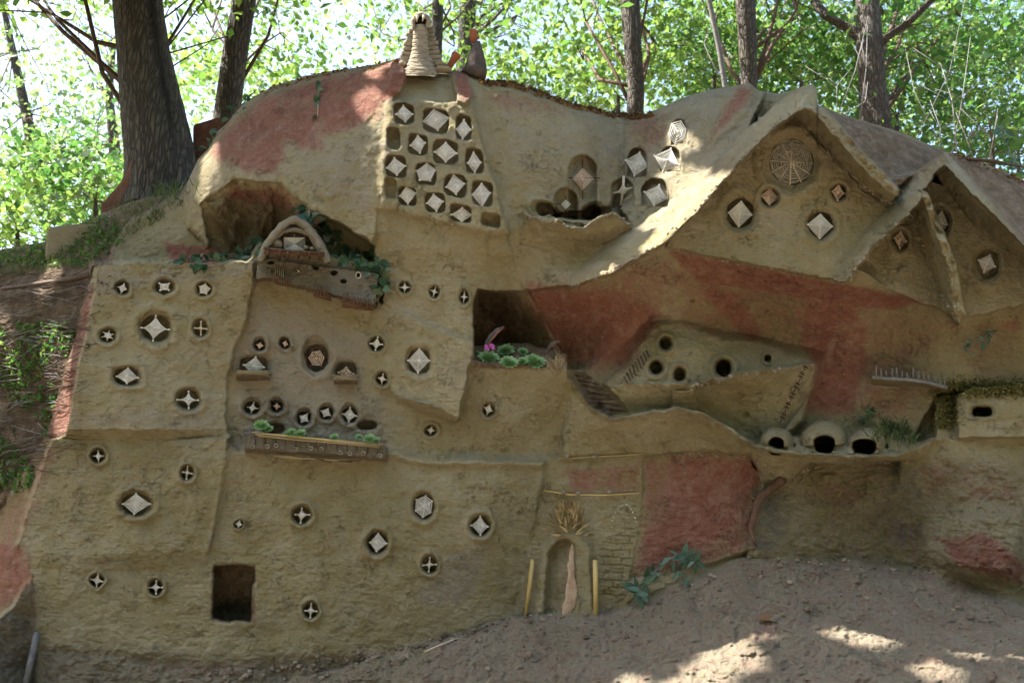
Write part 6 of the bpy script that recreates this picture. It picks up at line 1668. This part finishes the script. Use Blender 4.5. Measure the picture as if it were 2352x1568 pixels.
tree('dark trunk above the red corner of the bank', [(1724, 330, 5.4), (1722, 215, 5.4), (1718, 120, 5.4), (1712, 0, 5.4), (1706, -250, 5.5)], [.056, .052, .058, .066, .055], [((1640, 1960, -220, 120, 5.6, 8), 28, 80, .30)], LEAF_B, .062, br=12)
tree('thin pale sapling trunk leaning between two dark trunks', [(1676, 300, 5.2), (1668, 215, 5.2), (1652, 110, 5.2), (1624, -20, 5.2), (1600, -200, 5.2)], [.018, .018, .018, .017, .012], [((1520, 1720, -200, 60, 5.6, 7), 10, 60, .24)], LEAF_A, .075, br=4, twm=GREYSTICK, sides=10)
fk = tree('forked dark tree trunk in the wood at the upper right', [(2016, 420, 5.6), (2012, 290, 5.6), (2004, 200, 5.6), (1996, 90, 5.6), (1990, -40, 5.7), (1985, -300, 5.9)], [.12, .11, .09, .085, .075, .06], [((1850, 2300, -250, 110, 6.2, 9.5), 34, 80, .36)], LEAF_B, .07, br=14)
trunk(fk, [atd(2000, 130, 5.6), atd(2030, 90, 5.55), atd(2090, 50, 5.5), atd(2150, -10, 5.45), atd(2200, -90, 5.4)], [.05, .042, .035, .03, .02], 'limb', 14, 50)
trunk(fk, [atd(1998, 110, 5.6), atd(1960, 70, 5.65), atd(1900, 40, 5.7), atd(1860, -10, 5.8), atd(1840, -90, 5.8)], [.05, .045, .035, .03, .02], 'limb', 14, 50)
tree('thin grey tree far left with spreading twigs', [(88, 470, 9.5), (84, 380, 9.5), (60, 260, 9.5), (30, 120, 9.5), (0, -20, 9.5)], [.10, .085, .06, .045, .03], [((-150, 260, 60, 430, 8.2, 11), 34, 60, .40)], LEAF_C, .075, br=22)
tree('thin tree with bare twigs left of the oak', [(270, 440, 10.5), (262, 330, 10.5), (250, 220, 10.5), (262, 90, 10.5)], [.09, .07, .05, .03], [((120, 300, -60, 330, 9, 12), 22, 60, .40)], LEAF_C, .075, br=18)
# undergrowth shrubs
def shrub(label, box, n_cl, per, sp, mat, size, base):
    return tree(label, [base, (base[0], base[1] - 40, base[2])], [.02, .012], [(box, n_cl, per, sp)], mat, size, 'shrubs behind the bank', 'shrub', 'shrub', br=max(6, n_cl // 5), sides=8)
shrub('sunny yellow-green shrub on the slope at the far left', (-260, 130, 400, 560, 5.5, 8.0), 40, 72, 0.25, LEAF_A, .065, (40, 570, 5.6))
shrub('leafy shrub between the far-left shrub and the oak', (100, 300, 310, 500, 5.5, 7.6), 34, 72, 0.225, LEAF_B, .065, (220, 500, 5.4))
shrub('bright bush behind the dark second trunk', (440, 700, 110, 260, 6.3, 8.6), 19, 64, 0.25, LEAF_A, .07, (600, 260, 6.5))
shrub('low bush behind the crest right of the bottle', (1130, 1300, 120, 240, 6.1, 8.0), 14, 64, 0.25, LEAF_A, .07, (1220, 240, 6.2))
shrub('light bush in the dip of the bank crest', (1290, 1560, 90, 250, 6.1, 8.0), 32, 72, 0.25, LEAF_A, .065, (1420, 260, 6.2))
shrub('dense bush left of the big gable', (1540, 1760, 60, 210, 6.0, 8.2), 34, 72, 0.25, LEAF_B, .065, (1640, 215, 6.2))
shrub('dense bush behind the peak of the big gable', (1740, 1960, 50, 260, 5.8, 8.0), 40, 76, 0.25, LEAF_B, .065, (1840, 230, 6))
shrub('deep green bush on the hill right of the big gable', (1940, 2180, 70, 330, 5.8, 8.0), 48, 76, 0.25, LEAF_B, .06, (2060, 310, 5.8))
shrub('shaded bush at the upper right edge', (2150, 2420, 90, 400, 5.5, 8.0), 57, 76, 0.25, LEAF_B, .06, (2280, 390, 5.6))
shrub('tall fine-leaved bush in the upper right corner', (2080, 2480, -160, 140, 6.1, 9.0), 51, 76, 0.3, LEAF_B, .06, (2340, 400, 6.6))
# bare stalks in front of the bushes at the right
m = MB()
for _ in range(11):
    u = random.uniform(1880, 2340); v = np.interp(u, SX, SY) + 4; p = atd(u, v, 4.9)
    e = p + np.array([rnd(.35), rnd(.2), random.uniform(.25, .9)]); mid = (p + e) / 2 + np.array([rnd(.06), 0, rnd(.05)])
    m.tube([p, mid, e], [.0035, .003, .0015], 4)
    for k in range(2): m.tube([mid, mid + np.array([rnd(.2), 0, random.uniform(.05, .22)])], [.003, .0015], 3)
tag(m.build('dry_stalks', GREYSTICK), kind='stuff')
# far wood as one mass
cs = []
for (b, n_cl) in (((-3200, -400, 60, 540, 9, 18), 150), ((2600, 5000, 0, 560, 9, 18), 110), ((-400, 420, 260, 520, 13, 20), 60), ((380, 1300, 90, 260, 14, 22), 40), ((1250, 2600, 0, 300, 11, 20), 90), ((-500, 900, -260, 180, 14, 22), 12), ((900, 1500, -200, 60, 14, 22), 8)):
    c, p = clumps(b, n_cl, 90, .55); cs.append(p)
leafmass('distant_wood', np.concatenate(cs), .12, LEAF_C, kind='stuff')
# leaf screen added behind the viewer, unseen, to darken the low sky light
n_ = 16000
a_ = RNG.uniform(math.pi * 1.02, math.pi * 1.98, n_); r_ = RNG.uniform(8, 12, n_); z_ = RNG.uniform(0, 7.5, n_) ** 1.0
leafmass('added_leaf_screen', np.stack([np.cos(a_) * r_, np.sin(a_) * r_ + 2, z_], 1), .42, LEAF_B, kind='stuff')
